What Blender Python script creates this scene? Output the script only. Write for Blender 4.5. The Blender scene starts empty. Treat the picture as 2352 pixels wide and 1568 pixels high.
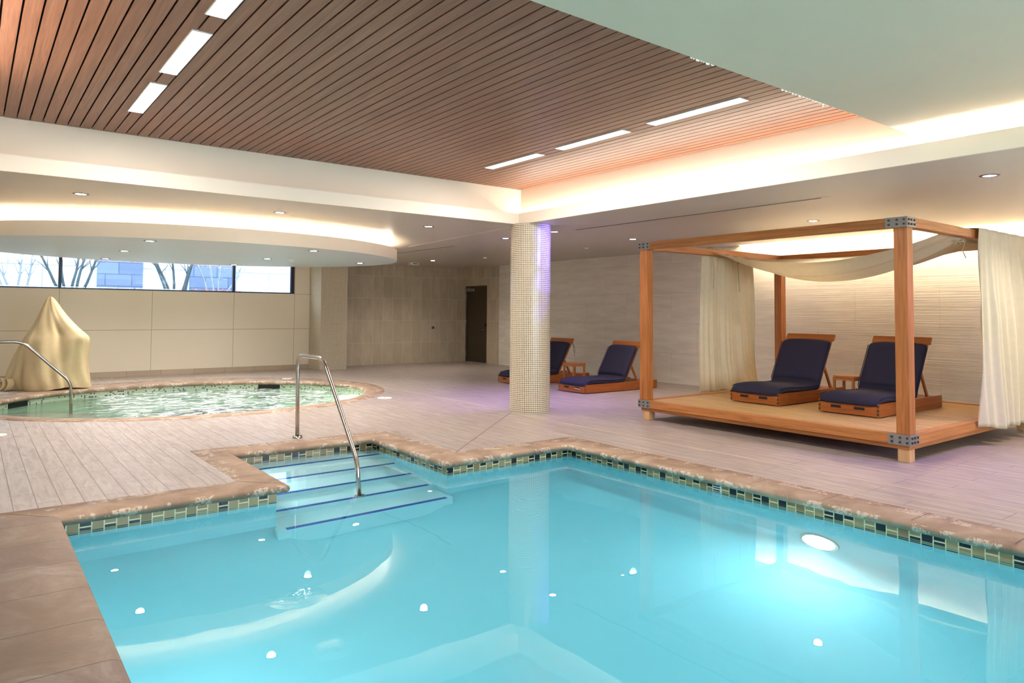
import bpy, bmesh, math, random
from mathutils import Vector, Matrix
random.seed(7)
S = bpy.context.scene
COL = S.collection
PI = math.pi

# ------------------------------------------------------------------ camera, world, exposure
cd = bpy.data.cameras.new('camera'); cam = bpy.data.objects.new('camera', cd); COL.objects.link(cam)
cd.sensor_width = 36; cd.lens = 1626.16 / 2352 * 36; cd.shift_y = -(784 - 651.95) / 2352
cd.clip_start = 0.05; cd.clip_end = 200
yaw, pit, rol = .653041, .0409329, .00726468
f_ = Vector((math.sin(yaw) * math.cos(pit), math.cos(yaw) * math.cos(pit), math.sin(pit)))
r_ = Vector((math.cos(yaw), -math.sin(yaw), 0)); u_ = r_.cross(f_)
r2 = math.cos(rol) * r_ + math.sin(rol) * u_; u2 = -math.sin(rol) * r_ + math.cos(rol) * u_
cam.matrix_world = Matrix(((r2.x, u2.x, -f_.x, 0), (r2.y, u2.y, -f_.y, 0), (r2.z, u2.z, -f_.z, 1.38), (0, 0, 0, 1)))
S.camera = cam
S.view_settings.view_transform = 'Standard'; S.view_settings.look = 'None'
S.view_settings.exposure = 1.78; S.view_settings.gamma = 1; S.view_settings.use_curve_mapping = False
w = bpy.data.worlds.new('sky'); S.world = w; w.use_nodes = True
w.node_tree.nodes['Background'].inputs[0].default_value = (.80, .91, 1, 1)
w.node_tree.nodes['Background'].inputs[1].default_value = 3.2
cy = S.cycles
cy.use_denoising = True; cy.max_bounces = 10; cy.diffuse_bounces = 5; cy.glossy_bounces = 4
cy.transmission_bounces = 6; cy.transparent_max_bounces = 8; cy.volume_bounces = 0
cy.sample_clamp_indirect = 5; cy.sample_clamp_direct = 0; cy.caustics_reflective = False; cy.caustics_refractive = True
cy.blur_glossy = 0.6

# key sizes of the place
ZC, ZLIP, ZWOOD, ZSOF = 2.637, 2.789, 3.172, 2.91
LX0, LX1, LY = .02, 6.141, 7.88           # cove lip left, right, far
UX0, UX1, UY = -.18, 6.341, 8.09          # upper wall of the cove
SOFY = 2.66
XW, YM, YW, XL, YN = 11.2, 16.93, 16.7, -3.2, -4.0
ZW = -.13
POOL = [(.45, -2.2), (.45, 5.70), (2.0, 5.70), (2.0, 7.25), (3.62, 7.25), (3.62, 5.70), (5.14, 5.70), (5.14, -2.2)]
SPA_O = (2.98, 12.5, 3.15, 2.85); SPA_I = (2.97, 12.3, 2.79, 2.33)
DISC = (3.0, 12.4, 3.35, 2.64); ZD0, ZD1 = 2.298, 2.487

# ------------------------------------------------------------------ lights' powers
P_SPOT = 46; P_PURPLE = 64; E_PANEL = 5; P_PANEL = 9.5; E_COVE = 21; E_WALLCOVE = 105; E_RING = 10; P_POOL = 2.8

def lin(c):
    return tuple(((x / 255) / 12.92 if x / 255 <= .04045 else ((x / 255 + .055) / 1.055) ** 2.4) for x in c) + (1,)

# ------------------------------------------------------------------ material helpers
class N:
    def __init__(s, name):
        s.m = bpy.data.materials.new(name); s.m.use_nodes = True; s.t = s.m.node_tree
        s.t.nodes.clear(); s.out = s.n('ShaderNodeOutputMaterial')
    def n(s, t, **k):
        x = s.t.nodes.new(t)
        for a, b in k.items(): setattr(x, a, b)
        return x
    def l(s, a, b): s.t.links.new(a, b)
    def put(s, inp, v):
        if hasattr(v, 'is_linked') or isinstance(v, bpy.types.NodeSocket): s.l(v, inp)
        else: inp.default_value = v
    def bsdf(s, col=(.8, .8, .8, 1), rough=.5, metal=0, spec=.5, **k):
        b = s.n('ShaderNodeBsdfPrincipled')
        s.put(b.inputs['Base Color'], col); s.put(b.inputs['Roughness'], rough)
        s.put(b.inputs['Metallic'], metal); s.put(b.inputs['Specular IOR Level'], spec)
        for a, v in k.items(): s.put(b.inputs[a.replace('_', ' ')], v)
        s.l(b.outputs[0], s.out.inputs[0]); s.b = b; return b
    def co(s, kind='Object', scale=(1, 1, 1), rot=(0, 0, 0), loc=(0, 0, 0)):
        c = s.n('ShaderNodeTexCoord'); mp = s.n('ShaderNodeMapping')
        mp.inputs['Scale'].default_value = scale; mp.inputs['Rotation'].default_value = rot; mp.inputs['Location'].default_value = loc
        if kind == 'World':
            g = s.n('ShaderNodeNewGeometry'); s.l(g.outputs['Position'], mp.inputs[0])
        else: s.l(c.outputs[kind], mp.inputs[0])
        return mp.outputs[0]
    def noise(s, vec, scale=5, detail=3, rough=.5, dist=0):
        x = s.n('ShaderNodeTexNoise'); s.l(vec, x.inputs['Vector']); x.inputs['Scale'].default_value = scale
        x.inputs['Detail'].default_value = detail; x.inputs['Roughness'].default_value = rough; x.inputs['Distortion'].default_value = dist
        return x.outputs['Fac']
    def ramp(s, fac, stops):
        x = s.n('ShaderNodeValToRGB'); s.put(x.inputs[0], fac); e = x.color_ramp.elements
        while len(e) < len(stops): e.new(.5)
        for i, (p, c) in enumerate(stops): e[i].position = p; e[i].color = c if len(c) == 4 else tuple(c) + (1,)
        return x.outputs[0]
    def mix(s, fac, a, b, mode='MIX'):
        x = s.n('ShaderNodeMix', data_type='RGBA', blend_type=mode)
        s.put(x.inputs[0], fac); s.put(x.inputs[6], a); s.put(x.inputs[7], b); return x.outputs[2]
    def math(s, op, a, b=0, c=0):
        x = s.n('ShaderNodeMath', operation=op); s.put(x.inputs[0], a); s.put(x.inputs[1], b)
        if len(x.inputs) > 2: s.put(x.inputs[2], c)
        return x.outputs[0]
    def bump(s, h, strength=.3, dist=.01):
        x = s.n('ShaderNodeBump'); x.inputs['Strength'].default_value = strength; x.inputs['Distance'].default_value = dist
        s.l(h, x.inputs['Height']); return x.outputs[0]
    def sep(s, v):
        x = s.n('ShaderNodeSeparateXYZ'); s.l(v, x.inputs[0]); return x.outputs
    def comb(s, x, y, z=0):
        c = s.n('ShaderNodeCombineXYZ'); s.put(c.inputs[0], x); s.put(c.inputs[1], y); s.put(c.inputs[2], z); return c.outputs[0]
    def wn(s, v):
        x = s.n('ShaderNodeTexWhiteNoise', noise_dimensions='3D'); s.l(v, x.inputs[0]); return x.outputs['Value']
    def brick(s, vec, bw, rh, mort, c1, c2, cm, off=.5, freq=2, bias=0):
        x = s.n('ShaderNodeTexBrick', offset=off, offset_frequency=freq)
        s.l(vec, x.inputs['Vector']); s.put(x.inputs['Color1'], c1); s.put(x.inputs['Color2'], c2); s.put(x.inputs['Mortar'], cm)
        x.inputs['Scale'].default_value = 1; x.inputs['Mortar Size'].default_value = mort; x.inputs['Mortar Smooth'].default_value = .1
        x.inputs['Bias'].default_value = bias; x.inputs['Brick Width'].default_value = bw; x.inputs['Row Height'].default_value = rh
        return x.outputs['Color'], x.outputs['Fac']

def plain(name, rgb, rough=.5, metal=0, spec=.5, nz=.04, sc=6):
    k = N(name); v = k.noise(k.co(), sc, 3)
    c = lin(rgb); d = tuple(x * (1 - nz * 2) for x in c[:3]) + (1,)
    k.bsdf(k.mix(v, c, d), rough, metal, spec); return k.m

def emit(name, rgb, strength):
    k = N(name); e = k.n('ShaderNodeEmission'); e.inputs[0].default_value = rgb; e.inputs[1].default_value = strength
    k.l(e.outputs[0], k.out.inputs[0]); return k.m

def wood(name, a, b, axis=0, rough=.45, grain=1.0, tint=None):
    k = N(name); sc = [34, 34, 34]; sc[axis] = 1.6
    v = k.co('Object', tuple(sc)); n1 = k.noise(v, 1.0 * grain, 4, .6, .6)
    sc2 = [7, 7, 7]; sc2[axis] = .7
    n2 = k.noise(k.co('Object', tuple(sc2)), 1.3, 3, .5, 1)
    c = k.ramp(n1, [(.3, lin(b)), (.68, lin(a))]); c = k.mix(k.math('MULTIPLY', n2, .55), c, lin(tuple(x * .8 for x in a)))
    nm = k.bump(n1, .15, .004); k.bsdf(c, rough, 0, .4, Normal=nm); return k.m

M = {}
M['cream'] = plain('cream painted plaster', (248, 236, 216), .7, spec=.3, nz=.01)
def ceil_mat(name, rgb, rough):
    k = N(name); v = k.co('World', (.55, 1.3, 1)); n = k.noise(v, 2.2, 3, .5, .4)
    c = k.mix(n, lin(rgb), lin(tuple(x * .965 for x in rgb)))
    k.bsdf(c, rough, 0, .5, Normal=k.bump(n, .35, .012)); return k.m
M['ceil'] = ceil_mat('satin painted ceiling', (205, 197, 186), .33)
M['soffit'] = ceil_mat('soft green grey painted soffit', (216, 202, 176), .45)
M['disc'] = ceil_mat('satin disc underside', (208, 218, 222), .35)
M['metal'] = plain('brushed stainless steel', (190, 182, 172), .22, 1, nz=.05, sc=40)
M['greymetal'] = plain('galvanised grey steel', (150, 150, 150), .45, .6, nz=.08)
M['bolt'] = plain('dark bronze bolt', (92, 74, 56), .4, .8)
M['black'] = plain('black recess', (12, 12, 13), .6)
M['whitep'] = plain('white plastic', (236, 234, 228), .4)
M['ring'] = plain('dark trim ring', (120, 108, 102), .35, .5)
M['alu'] = plain('dark anodised window frame', (34, 40, 62), .35, .3)
M['teak_x'] = wood('teak along x', (204, 134, 74), (150, 86, 38), 0)
M['teak_y'] = wood('teak along y', (204, 134, 74), (150, 86, 38), 1)
M['teak_z'] = wood('teak along z', (192, 120, 62), (140, 78, 32), 2)
M['lteak_x'] = wood('lounger teak along x', (172, 96, 40), (128, 64, 24), 0, .4)
M['lteak_y'] = wood('lounger teak along y', (180, 104, 46), (134, 68, 26), 1, .4)
M['footwood'] = wood('pale worn wood', (222, 178, 132), (190, 138, 92), 2)

def deckwood():
    k = N('weathered teak decking'); p = k.co('World'); x, y, z = k.sep(p)[:3]
    id_ = k.math('FLOOR', k.math('DIVIDE', x, .07)); fr = k.math('FRACT', k.math('DIVIDE', x, .07))
    r = k.wn(k.comb(id_, 0, 0)); n = k.noise(k.co('World', (26, 2, 26)), 1.2, 4, .6, .4)
    c = k.ramp(n, [(.25, lin((176, 134, 82))), (.75, lin((226, 190, 130)))])
    c = k.mix(k.math('MULTIPLY', r, .3), c, lin((170, 122, 74)))
    gap = k.math('LESS_THAN', fr, .1); c = k.mix(gap, c, lin((70, 46, 28)))
    k.bsdf(c, .5, 0, .35); return k.m
M['deckwood'] = deckwood()

def slat():
    k = N('walnut ceiling slats'); p = k.co('World'); x, y, z = k.sep(p)[:3]
    id_ = k.math('FLOOR', k.math('DIVIDE', k.math('SUBTRACT', x, .192), .1008)); r = k.wn(k.comb(id_, 3, 0))
    yy = k.math('ADD', y, k.math('MULTIPLY', r, 19)); v = k.comb(k.math('MULTIPLY', x, 40), k.math('MULTIPLY', yy, 1.3), 0)
    n = k.noise(v, 1.0, 5, .62, 1.3); n2 = k.noise(k.comb(k.math('MULTIPLY', x, 9), k.math('MULTIPLY', yy, .5), 0), 1.5, 2, .5, .5)
    c = k.ramp(n, [(.28, lin((118, 76, 56))), (.7, lin((172, 122, 96)))]); c = k.mix(k.math('MULTIPLY', n2, .5), c, lin((140, 92, 70)))
    c = k.mix(k.math('MULTIPLY', r, .25), c, lin((120, 80, 60)))
    k.bsdf(c, .42, 0, .4, Normal=k.bump(n, .1, .003)); return k.m
M['slat'] = slat()

def deckfloor():
    k = N('wood look porcelain deck'); p = k.co('World'); x, y, z = k.sep(p)[:3]
    v = k.comb(y, x, 0)
    col, fac = k.brick(v, .92, .1405, .0036, (0, 0, 0, 1), (1, 1, 1, 1), (.5, .5, .5, 1), .37, 3)
    r = k.sep(col)[0]
    rr = k.math('FLOOR', k.math('DIVIDE', x, .1405))
    yy = k.math('ADD', y, k.math('MULTIPLY', k.wn(k.comb(rr, 0, 0)), 31))
    n = k.noise(k.comb(k.math('MULTIPLY', x, 9), k.math('MULTIPLY', yy, 1.6), 0), 1.6, 5, .62, 1.1)
    n2 = k.noise(k.comb(k.math('MULTIPLY', x, 38), k.math('MULTIPLY', yy, 1.2), 0), 1.0, 4, .6, .3)
    a = k.ramp(n, [(.25, lin((136, 120, 111))), (.5, lin((172, 157, 146))), (.75, lin((190, 179, 171)))])
    rt = k.math('MINIMUM', k.math('MAXIMUM', k.math('MULTIPLY', k.math('SUBTRACT', x, 2.2), .33), .35), 1)
    b = k.mix(k.math('MULTIPLY', rt, k.sep(k.ramp(n2, [(.38, (0, 0, 0, 1)), (.72, (.75, .75, .75, 1))]))[0]), a, lin((134, 122, 114)))
    b = k.mix(k.math('MULTIPLY', r, .16), b, lin((160, 146, 134)))
    g = k.math('MULTIPLY', fac, .95)
    c = k.mix(g, b, lin((118, 98, 86)))
    ro = k.math('ADD', k.math('MULTIPLY', n2, .22), .26)
    h = k.math('SUBTRACT', k.math('MULTIPLY', n2, .3), fac)
    k.bsdf(c, ro, 0, .5, Normal=k.bump(h, .25, .003)); return k.m
M['floor'] = deckfloor()

def coping():
    k = N('tumbled sandstone coping'); p = k.co('World'); n = k.noise(p, 3.4, 5, .6, .6); n2 = k.noise(p, 42, 4, .65)
    c = k.ramp(n, [(.3, lin((130, 104, 84))), (.52, lin((162, 134, 110))), (.72, lin((184, 161, 137)))])
    c = k.mix(k.math('MULTIPLY', n2, .4), c, lin((140, 116, 98)))
    # white scale deposits and dark damp marks
    g = k.n('ShaderNodeNewGeometry'); nz = k.sep(g.outputs['Normal'])[2]
    edge = k.math('MULTIPLY', k.math('LESS_THAN', nz, .93), k.math('GREATER_THAN', k.noise(p, 5, 4, .7), .52))
    fine = k.math('GREATER_THAN', n2, .47)
    c = k.mix(k.math('MULTIPLY', k.math('MULTIPLY', edge, fine), .55), c, lin((222, 206, 188)))
    dk = k.math('GREATER_THAN', k.noise(p, 2.1, 3, .6, .3), .66)
    c = k.mix(k.math('MULTIPLY', dk, .35), c, lin((96, 78, 66)))
    k.bsdf(c, .6, 0, .35, Normal=k.bump(k.math('ADD', n, n2), .45, .008)); return k.m
M['coping'] = coping()

def slab():
    k = N('slate look edge slabs'); p = k.co('World'); n = k.noise(p, 2.6, 6, .68, .8); n2 = k.noise(p, 26, 4, .6)
    x, y, z = k.sep(p)[:3]
    idy = k.math('FLOOR', k.math('DIVIDE', y, .46)); r = k.wn(k.comb(idy, 2, 0)); fr = k.math('FRACT', k.math('DIVIDE', y, .46))
    c = k.ramp(n, [(.28, lin((112, 90, 78))), (.5, lin((136, 113, 100))), (.64, lin((158, 142, 132))), (.74, lin((206, 194, 186)))])
    c = k.mix(k.math('MULTIPLY', r, .45), c, lin((158, 136, 106)))
    c = k.mix(k.math('MULTIPLY', n2, .3), c, lin((140, 118, 106)))
    c = k.mix(k.math('LESS_THAN', fr, .012), c, lin((88, 70, 58)))
    k.bsdf(c, .55, 0, .4, Normal=k.bump(k.math('ADD', n, n2), .4, .006)); return k.m
M['slab'] = slab()

def pooltile():
    k = N('pool plaster and waterline tile'); p = k.co('World'); x, y, z = k.sep(p)[:3]
    g = k.n('ShaderNodeNewGeometry'); nx = k.math('ABSOLUTE', k.sep(g.outputs['True Normal'])[0])
    isx = k.math('GREATER_THAN', nx, .5)
    u = k.math('ADD', k.math('MULTIPLY', isx, y), k.math('MULTIPLY', k.math('SUBTRACT', 1, isx), x))
    W = .076; uu = k.math('DIVIDE', k.math('ADD', u, 10), W); ci = k.math('FLOOR', uu); cf = k.math('FRACT', uu)
    par = k.math('FLOORED_MODULO', ci, 2)
    zt = k.math('ADD', z, .21)                      # band from -.21 to -.055
    hh = k.math('DIVIDE', zt, .155)
    sp = k.math('ADD', k.math('MULTIPLY', par, .3), .0)
    # three tiles per column with shifted splits
    t = k.math('FRACT', k.math('ADD', k.math('DIVIDE', zt, .115), k.math('ADD', sp, .15)))
    ti = k.math('FLOOR', k.math('ADD', k.math('DIVIDE', zt, .115), k.math('ADD', sp, .15)))
    big = k.math('LESS_THAN', t, .62)
    r = k.wn(k.comb(ci, ti, big))
    c = k.ramp(r, [(0, lin((34, 32, 40))), (.35, lin((46, 42, 48))), (.37, lin((158, 126, 88))), (.6, lin((178, 146, 106))), (1, lin((194, 162, 122)))])
    for e in k.t.nodes:
        if e.type == 'VALTORGB' and e.outputs[0] == c: e.color_ramp.interpolation = 'CONSTANT'
    def near(v, c0, wd): return k.math('LESS_THAN', k.math('ABSOLUTE', k.math('SUBTRACT', v, c0)), wd)
    gr = k.math('MAXIMUM', k.math('MAXIMUM', near(cf, 0, .05), near(cf, 1, .05)), k.math('MAXIMUM', near(t, .62, .04), k.math('MAXIMUM', near(t, 0, .04), near(t, 1, .04))))
    c = k.mix(gr, c, lin((246, 226, 180)))
    band = k.math('MULTIPLY', k.math('GREATER_THAN', z, -.225), k.math('LESS_THAN', k.math('ABSOLUTE', k.sep(g.outputs['True Normal'])[2]), .5))
    pn = k.noise(p, 1.6, 4, .6); pl = k.mix(pn, lin((196, 234, 238)), lin((180, 224, 230)))
    c = k.mix(band, pl, c)
    ro = k.math('SUBTRACT', .6, k.math('MULTIPLY', band, .45))
    k.bsdf(c, ro, 0, .5); return k.m
M['pool'] = pooltile()

def strip():
    k = N('cobalt step edge tile'); p = k.co('World'); x = k.sep(p)[0]; y = k.sep(p)[1]
    f = k.math('FRACT', k.math('DIVIDE', x, .027)); g = k.math('LESS_THAN', f, .1)
    k.bsdf(k.mix(g, lin((16, 84, 190)), lin((120, 180, 225))), .2, 0, .5); return k.m
M['strip'] = strip()

def water(name, dens, colr, foam=False):
    k = N(name); p = k.co('World')
    if not foam:
        n = k.noise(k.co('World', (1, 1, 1)), 1.3, 2, .4, .3)
        h = k.math('MULTIPLY', n, .0022)
        f1 = k.noise(k.co('World', (1, 1, 1)), 9, 3, .55, .8)
        # a few small patches of stirred water above the return inlets
        for (cx, cyy, rad) in ((1.42, 3.72, .16), (2.32, 3.45, .12), (2.95, 3.0, .14), (3.98, 3.12, .10), (1.34, 3.05, .10)):
            x, y, z = k.sep(p)[:3]
            d = k.math('SQRT', k.math('ADD', k.math('POWER', k.math('SUBTRACT', x, cx), 2), k.math('POWER', k.math('SUBTRACT', y, cyy), 2)))
            m = k.math('MAXIMUM', k.math('SUBTRACT', 1, k.math('DIVIDE', d, rad)), 0)
            h = k.math('ADD', h, k.math('MULTIPLY', k.math('MULTIPLY', m, f1), .006))
        b = k.n('ShaderNodeBump'); b.inputs['Strength'].default_value = 1; b.inputs['Distance'].default_value = 1; k.l(h, b.inputs['Height'])
        g = k.n('ShaderNodeBsdfGlass'); g.inputs['Roughness'].default_value = 0; g.inputs['IOR'].default_value = 1.33
        k.l(b.outputs[0], g.inputs['Normal']); k.l(g.outputs[0], k.out.inputs[0])
    else:
        n = k.noise(k.co('World', (1, 1.9, 1)), 3.1, 6, .62, 1.6); n2 = k.noise(p, 11, 5, .65, 1.0)
        h = k.math('ADD', k.math('MULTIPLY', n, .05), k.math('MULTIPLY', n2, .02))
        b = k.n('ShaderNodeBump'); b.inputs['Strength'].default_value = .8; b.inputs['Distance'].default_value = 1; k.l(h, b.inputs['Height'])
        g = k.n('ShaderNodeBsdfGlass'); g.inputs['Roughness'].default_value = 0.02; g.inputs['IOR'].default_value = 1.33
        k.l(b.outputs[0], g.inputs['Normal'])
        d = k.n('ShaderNodeBsdfPrincipled'); d.inputs['Base Color'].default_value = (.93, .97, .97, 1); d.inputs['Roughness'].default_value = .4
        x, y, z = k.sep(p)[:3]
        # calmer over the entry steps at the left
        calm = k.math('MULTIPLY', k.math('MAXIMUM', k.math('SUBTRACT', 1.9, x), 0), .16)
        fm = k.math('ADD', k.math('MULTIPLY', n, .62), k.math('MULTIPLY', n2, .38)); fm = k.math('SUBTRACT', fm, calm)
        mk = k.ramp(fm, [(.48, (0, 0, 0, 1)), (.58, (.92, .92, .92, 1))])
        ms = k.n('ShaderNodeMixShader'); k.l(mk, ms.inputs[0]); k.l(g.outputs[0], ms.inputs[1]); k.l(d.outputs[0], ms.inputs[2])
        k.l(ms.outputs[0], k.out.inputs[0])
    a = k.n('ShaderNodeVolumeAbsorption'); a.inputs['Color'].default_value = colr; a.inputs['Density'].default_value = dens
    k.l(a.outputs[0], k.out.inputs['Volume']); return k.m
M['water'] = water('clear pool water', .27, (.03, .86, .97, 1))
M['spawater'] = water('foaming spa water', .3, (.35, .93, .85, 1), True)

def mosaic(name, c1, c2, cm, s, m, rough=.3, dots=None):
    k = N(name); tc = k.n('ShaderNodeTexCoord'); uv = tc.outputs['UV']
    col, fac = k.brick(uv, s, s, m, lin(c1), lin(c2), lin(cm), 0, 2)
    if dots:
        a = k.n('ShaderNodeSeparateXYZ'); k.l(uv, a.inputs[0])
        ix = k.math('FLOOR', k.math('DIVIDE', a.outputs[0], s)); iy = k.math('FLOOR', k.math('DIVIDE', a.outputs[1], s))
        d = k.math('LESS_THAN', k.wn(k.comb(ix, iy, 0)), .16); d = k.math('MULTIPLY', d, k.math('SUBTRACT', 1, fac)); col = k.mix(d, col, lin(dots))
    k.bsdf(col, rough, 0, .5, Normal=k.bump(k.math('SUBTRACT', 1, fac), .5, .003)); return k.m
M['colmosaic'] = mosaic('glass mosaic column', (138, 122, 94), (114, 100, 76), (232, 220, 196), .0262, .0042, .22)
M['pilmosaic'] = mosaic('small mosaic pillar', (176, 162, 138), (158, 144, 120), (222, 212, 192), .0262, .003, .3)
M['spatile'] = mosaic('pale green spa mosaic', (196, 208, 178), (176, 190, 160), (222, 228, 205), .026, .002, .25, (70, 72, 62))

def walltile():
    k = N('ribbed limestone wall tile'); p = k.co('World'); x, y, z = k.sep(p)[:3]
    v = k.comb(k.math('SUBTRACT', y, .06), k.math('ADD', z, .0), 0)
    col, fac = k.brick(v, 1.24, .6, .003, (0, 0, 0, 1), (1, 1, 1, 1), (.5, .5, .5, 1), .5, 2)
    r = k.sep(col)[0]
    n = k.noise(k.comb(k.math('MULTIPLY', y, .8), k.math('MULTIPLY', z, 5), r), 1.6, 5, .6, .5)
    c = k.ramp(n, [(.3, lin((214, 205, 190))), (.7, lin((232, 225, 210)))]); c = k.mix(k.math('MULTIPLY', fac, .35), c, lin((140, 128, 112)))
    rib = k.noise(k.comb(k.math('MULTIPLY', y, .55), k.math('MULTIPLY', z, 70), 0), 1.0, 2, .5, .15)
    mask = k.math('MINIMUM', k.math('MAXIMUM', k.math('SUBTRACT', 7.9, y), 0), 1)
    h = k.math('MULTIPLY', rib, mask)
    k.bsdf(c, .6, 0, .35, Normal=k.bump(h, .4, .01)); return k.m
M['walltile'] = walltile()

def midtile(axis):
    k = N('taupe stone wall tile ' + axis); p = k.co('World'); x, y, z = k.sep(p)[:3]
    u = x if axis == 'x' else y
    col, fac = k.brick(k.comb(k.math('ADD', z, .02), u, 0), .588, .289, .0028, (0, 0, 0, 1), (1, 1, 1, 1), (.5, .5, .5, 1), 0.0, 2)
    r = k.sep(col)[0]; n = k.noise(k.comb(k.math('MULTIPLY', u, 4), k.math('MULTIPLY', z, 1.2), r), 1.7, 4, .6, .6)
    c = k.ramp(n, [(.3, lin((184, 170, 146))), (.7, lin((206, 192, 168)))]); c = k.mix(k.math('MULTIPLY', r, .4), c, lin((160, 146, 122)))
    c = k.mix(k.math('MULTIPLY', fac, .9), c, lin((226, 214, 192)))
    k.bsdf(c, .5, 0, .4); return k.m
M['midtile'] = midtile('x'); M['midtile_y'] = midtile('y')

def panelwall():
    k = N('cream wall panels'); p = k.co('World'); x, y, z = k.sep(p)[:3]
    def line(v, c0, wd): return k.math('LESS_THAN', k.math('ABSOLUTE', k.math('SUBTRACT', v, c0)), wd)
    g = line(z, .965, .006)
    g = k.math('MAXIMUM', g, k.math('MULTIPLY', line(z, 1.797, .005), k.math('GREATER_THAN', x, 6.19)))
    for c0 in (-3.63, -1.95, -.27, 1.41, 3.095, 4.785, 6.195): g = k.math('MAXIMUM', g, line(x, c0, .0055))
    n = k.noise(p, 1.2, 3); c = k.mix(n, lin((236, 225, 204)), lin((230, 218, 196)))
    k.bsdf(k.mix(k.math('MULTIPLY', g, .7), c, lin((150, 136, 114))), .55, 0, .35); return k.m
M['panel'] = panelwall()

def fabric(name, rgb, trans=0, rough=.9, weave=700):
    k = N(name); n = k.noise(k.co(), 14, 3); f = k.noise(k.co(), 300, 2)
    c = k.mix(n, lin(rgb), lin(tuple(x * .95 for x in rgb)))
    b = k.bsdf(c, rough, 0, .2, Normal=k.bump(f, .15, .002))
    if trans:
        t = k.n('ShaderNodeBsdfTranslucent'); k.l(c, t.inputs[0]); ms = k.n('ShaderNodeMixShader'); ms.inputs[0].default_value = trans
        k.l(b.outputs[0], ms.inputs[1]); k.l(t.outputs[0], ms.inputs[2]); k.l(ms.outputs[0], k.out.inputs[0])
    return k.m
M['navy'] = fabric('navy cushion fabric', (46, 43, 60))
M['navydark'] = fabric('navy piping', (34, 34, 54))
M['cloth'] = fabric('ivory sheer cloth', (240, 228, 198), .26)
M['cover'] = fabric('khaki canvas cover', (226, 202, 158), .05)
M['rope'] = fabric('beige cord', (200, 180, 140))
M['door'] = plain('dark brown door', (66, 54, 34), .5)
M['panel_e'] = emit('ceiling panel glow', (1, .97, .96, 1), E_PANEL)
M['cove_e'] = emit('warm cove led', (1, .92, .83, 1), E_COVE)
M['wcove_e'] = emit('warm wall cove led', (1, .83, .62, 1), E_WALLCOVE)
M['ring_e'] = emit('warm ring led', (1, .88, .72, 1), E_RING)
M['lens_e'] = emit('downlight lens', (1, .95, .92, 1), 30)
M['plens_e'] = emit('violet downlight lens', (.42, .32, 1, 1), 18)
M['pool_e'] = emit('pool lamp lens', (.86, .95, 1, 1), 14)

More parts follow.
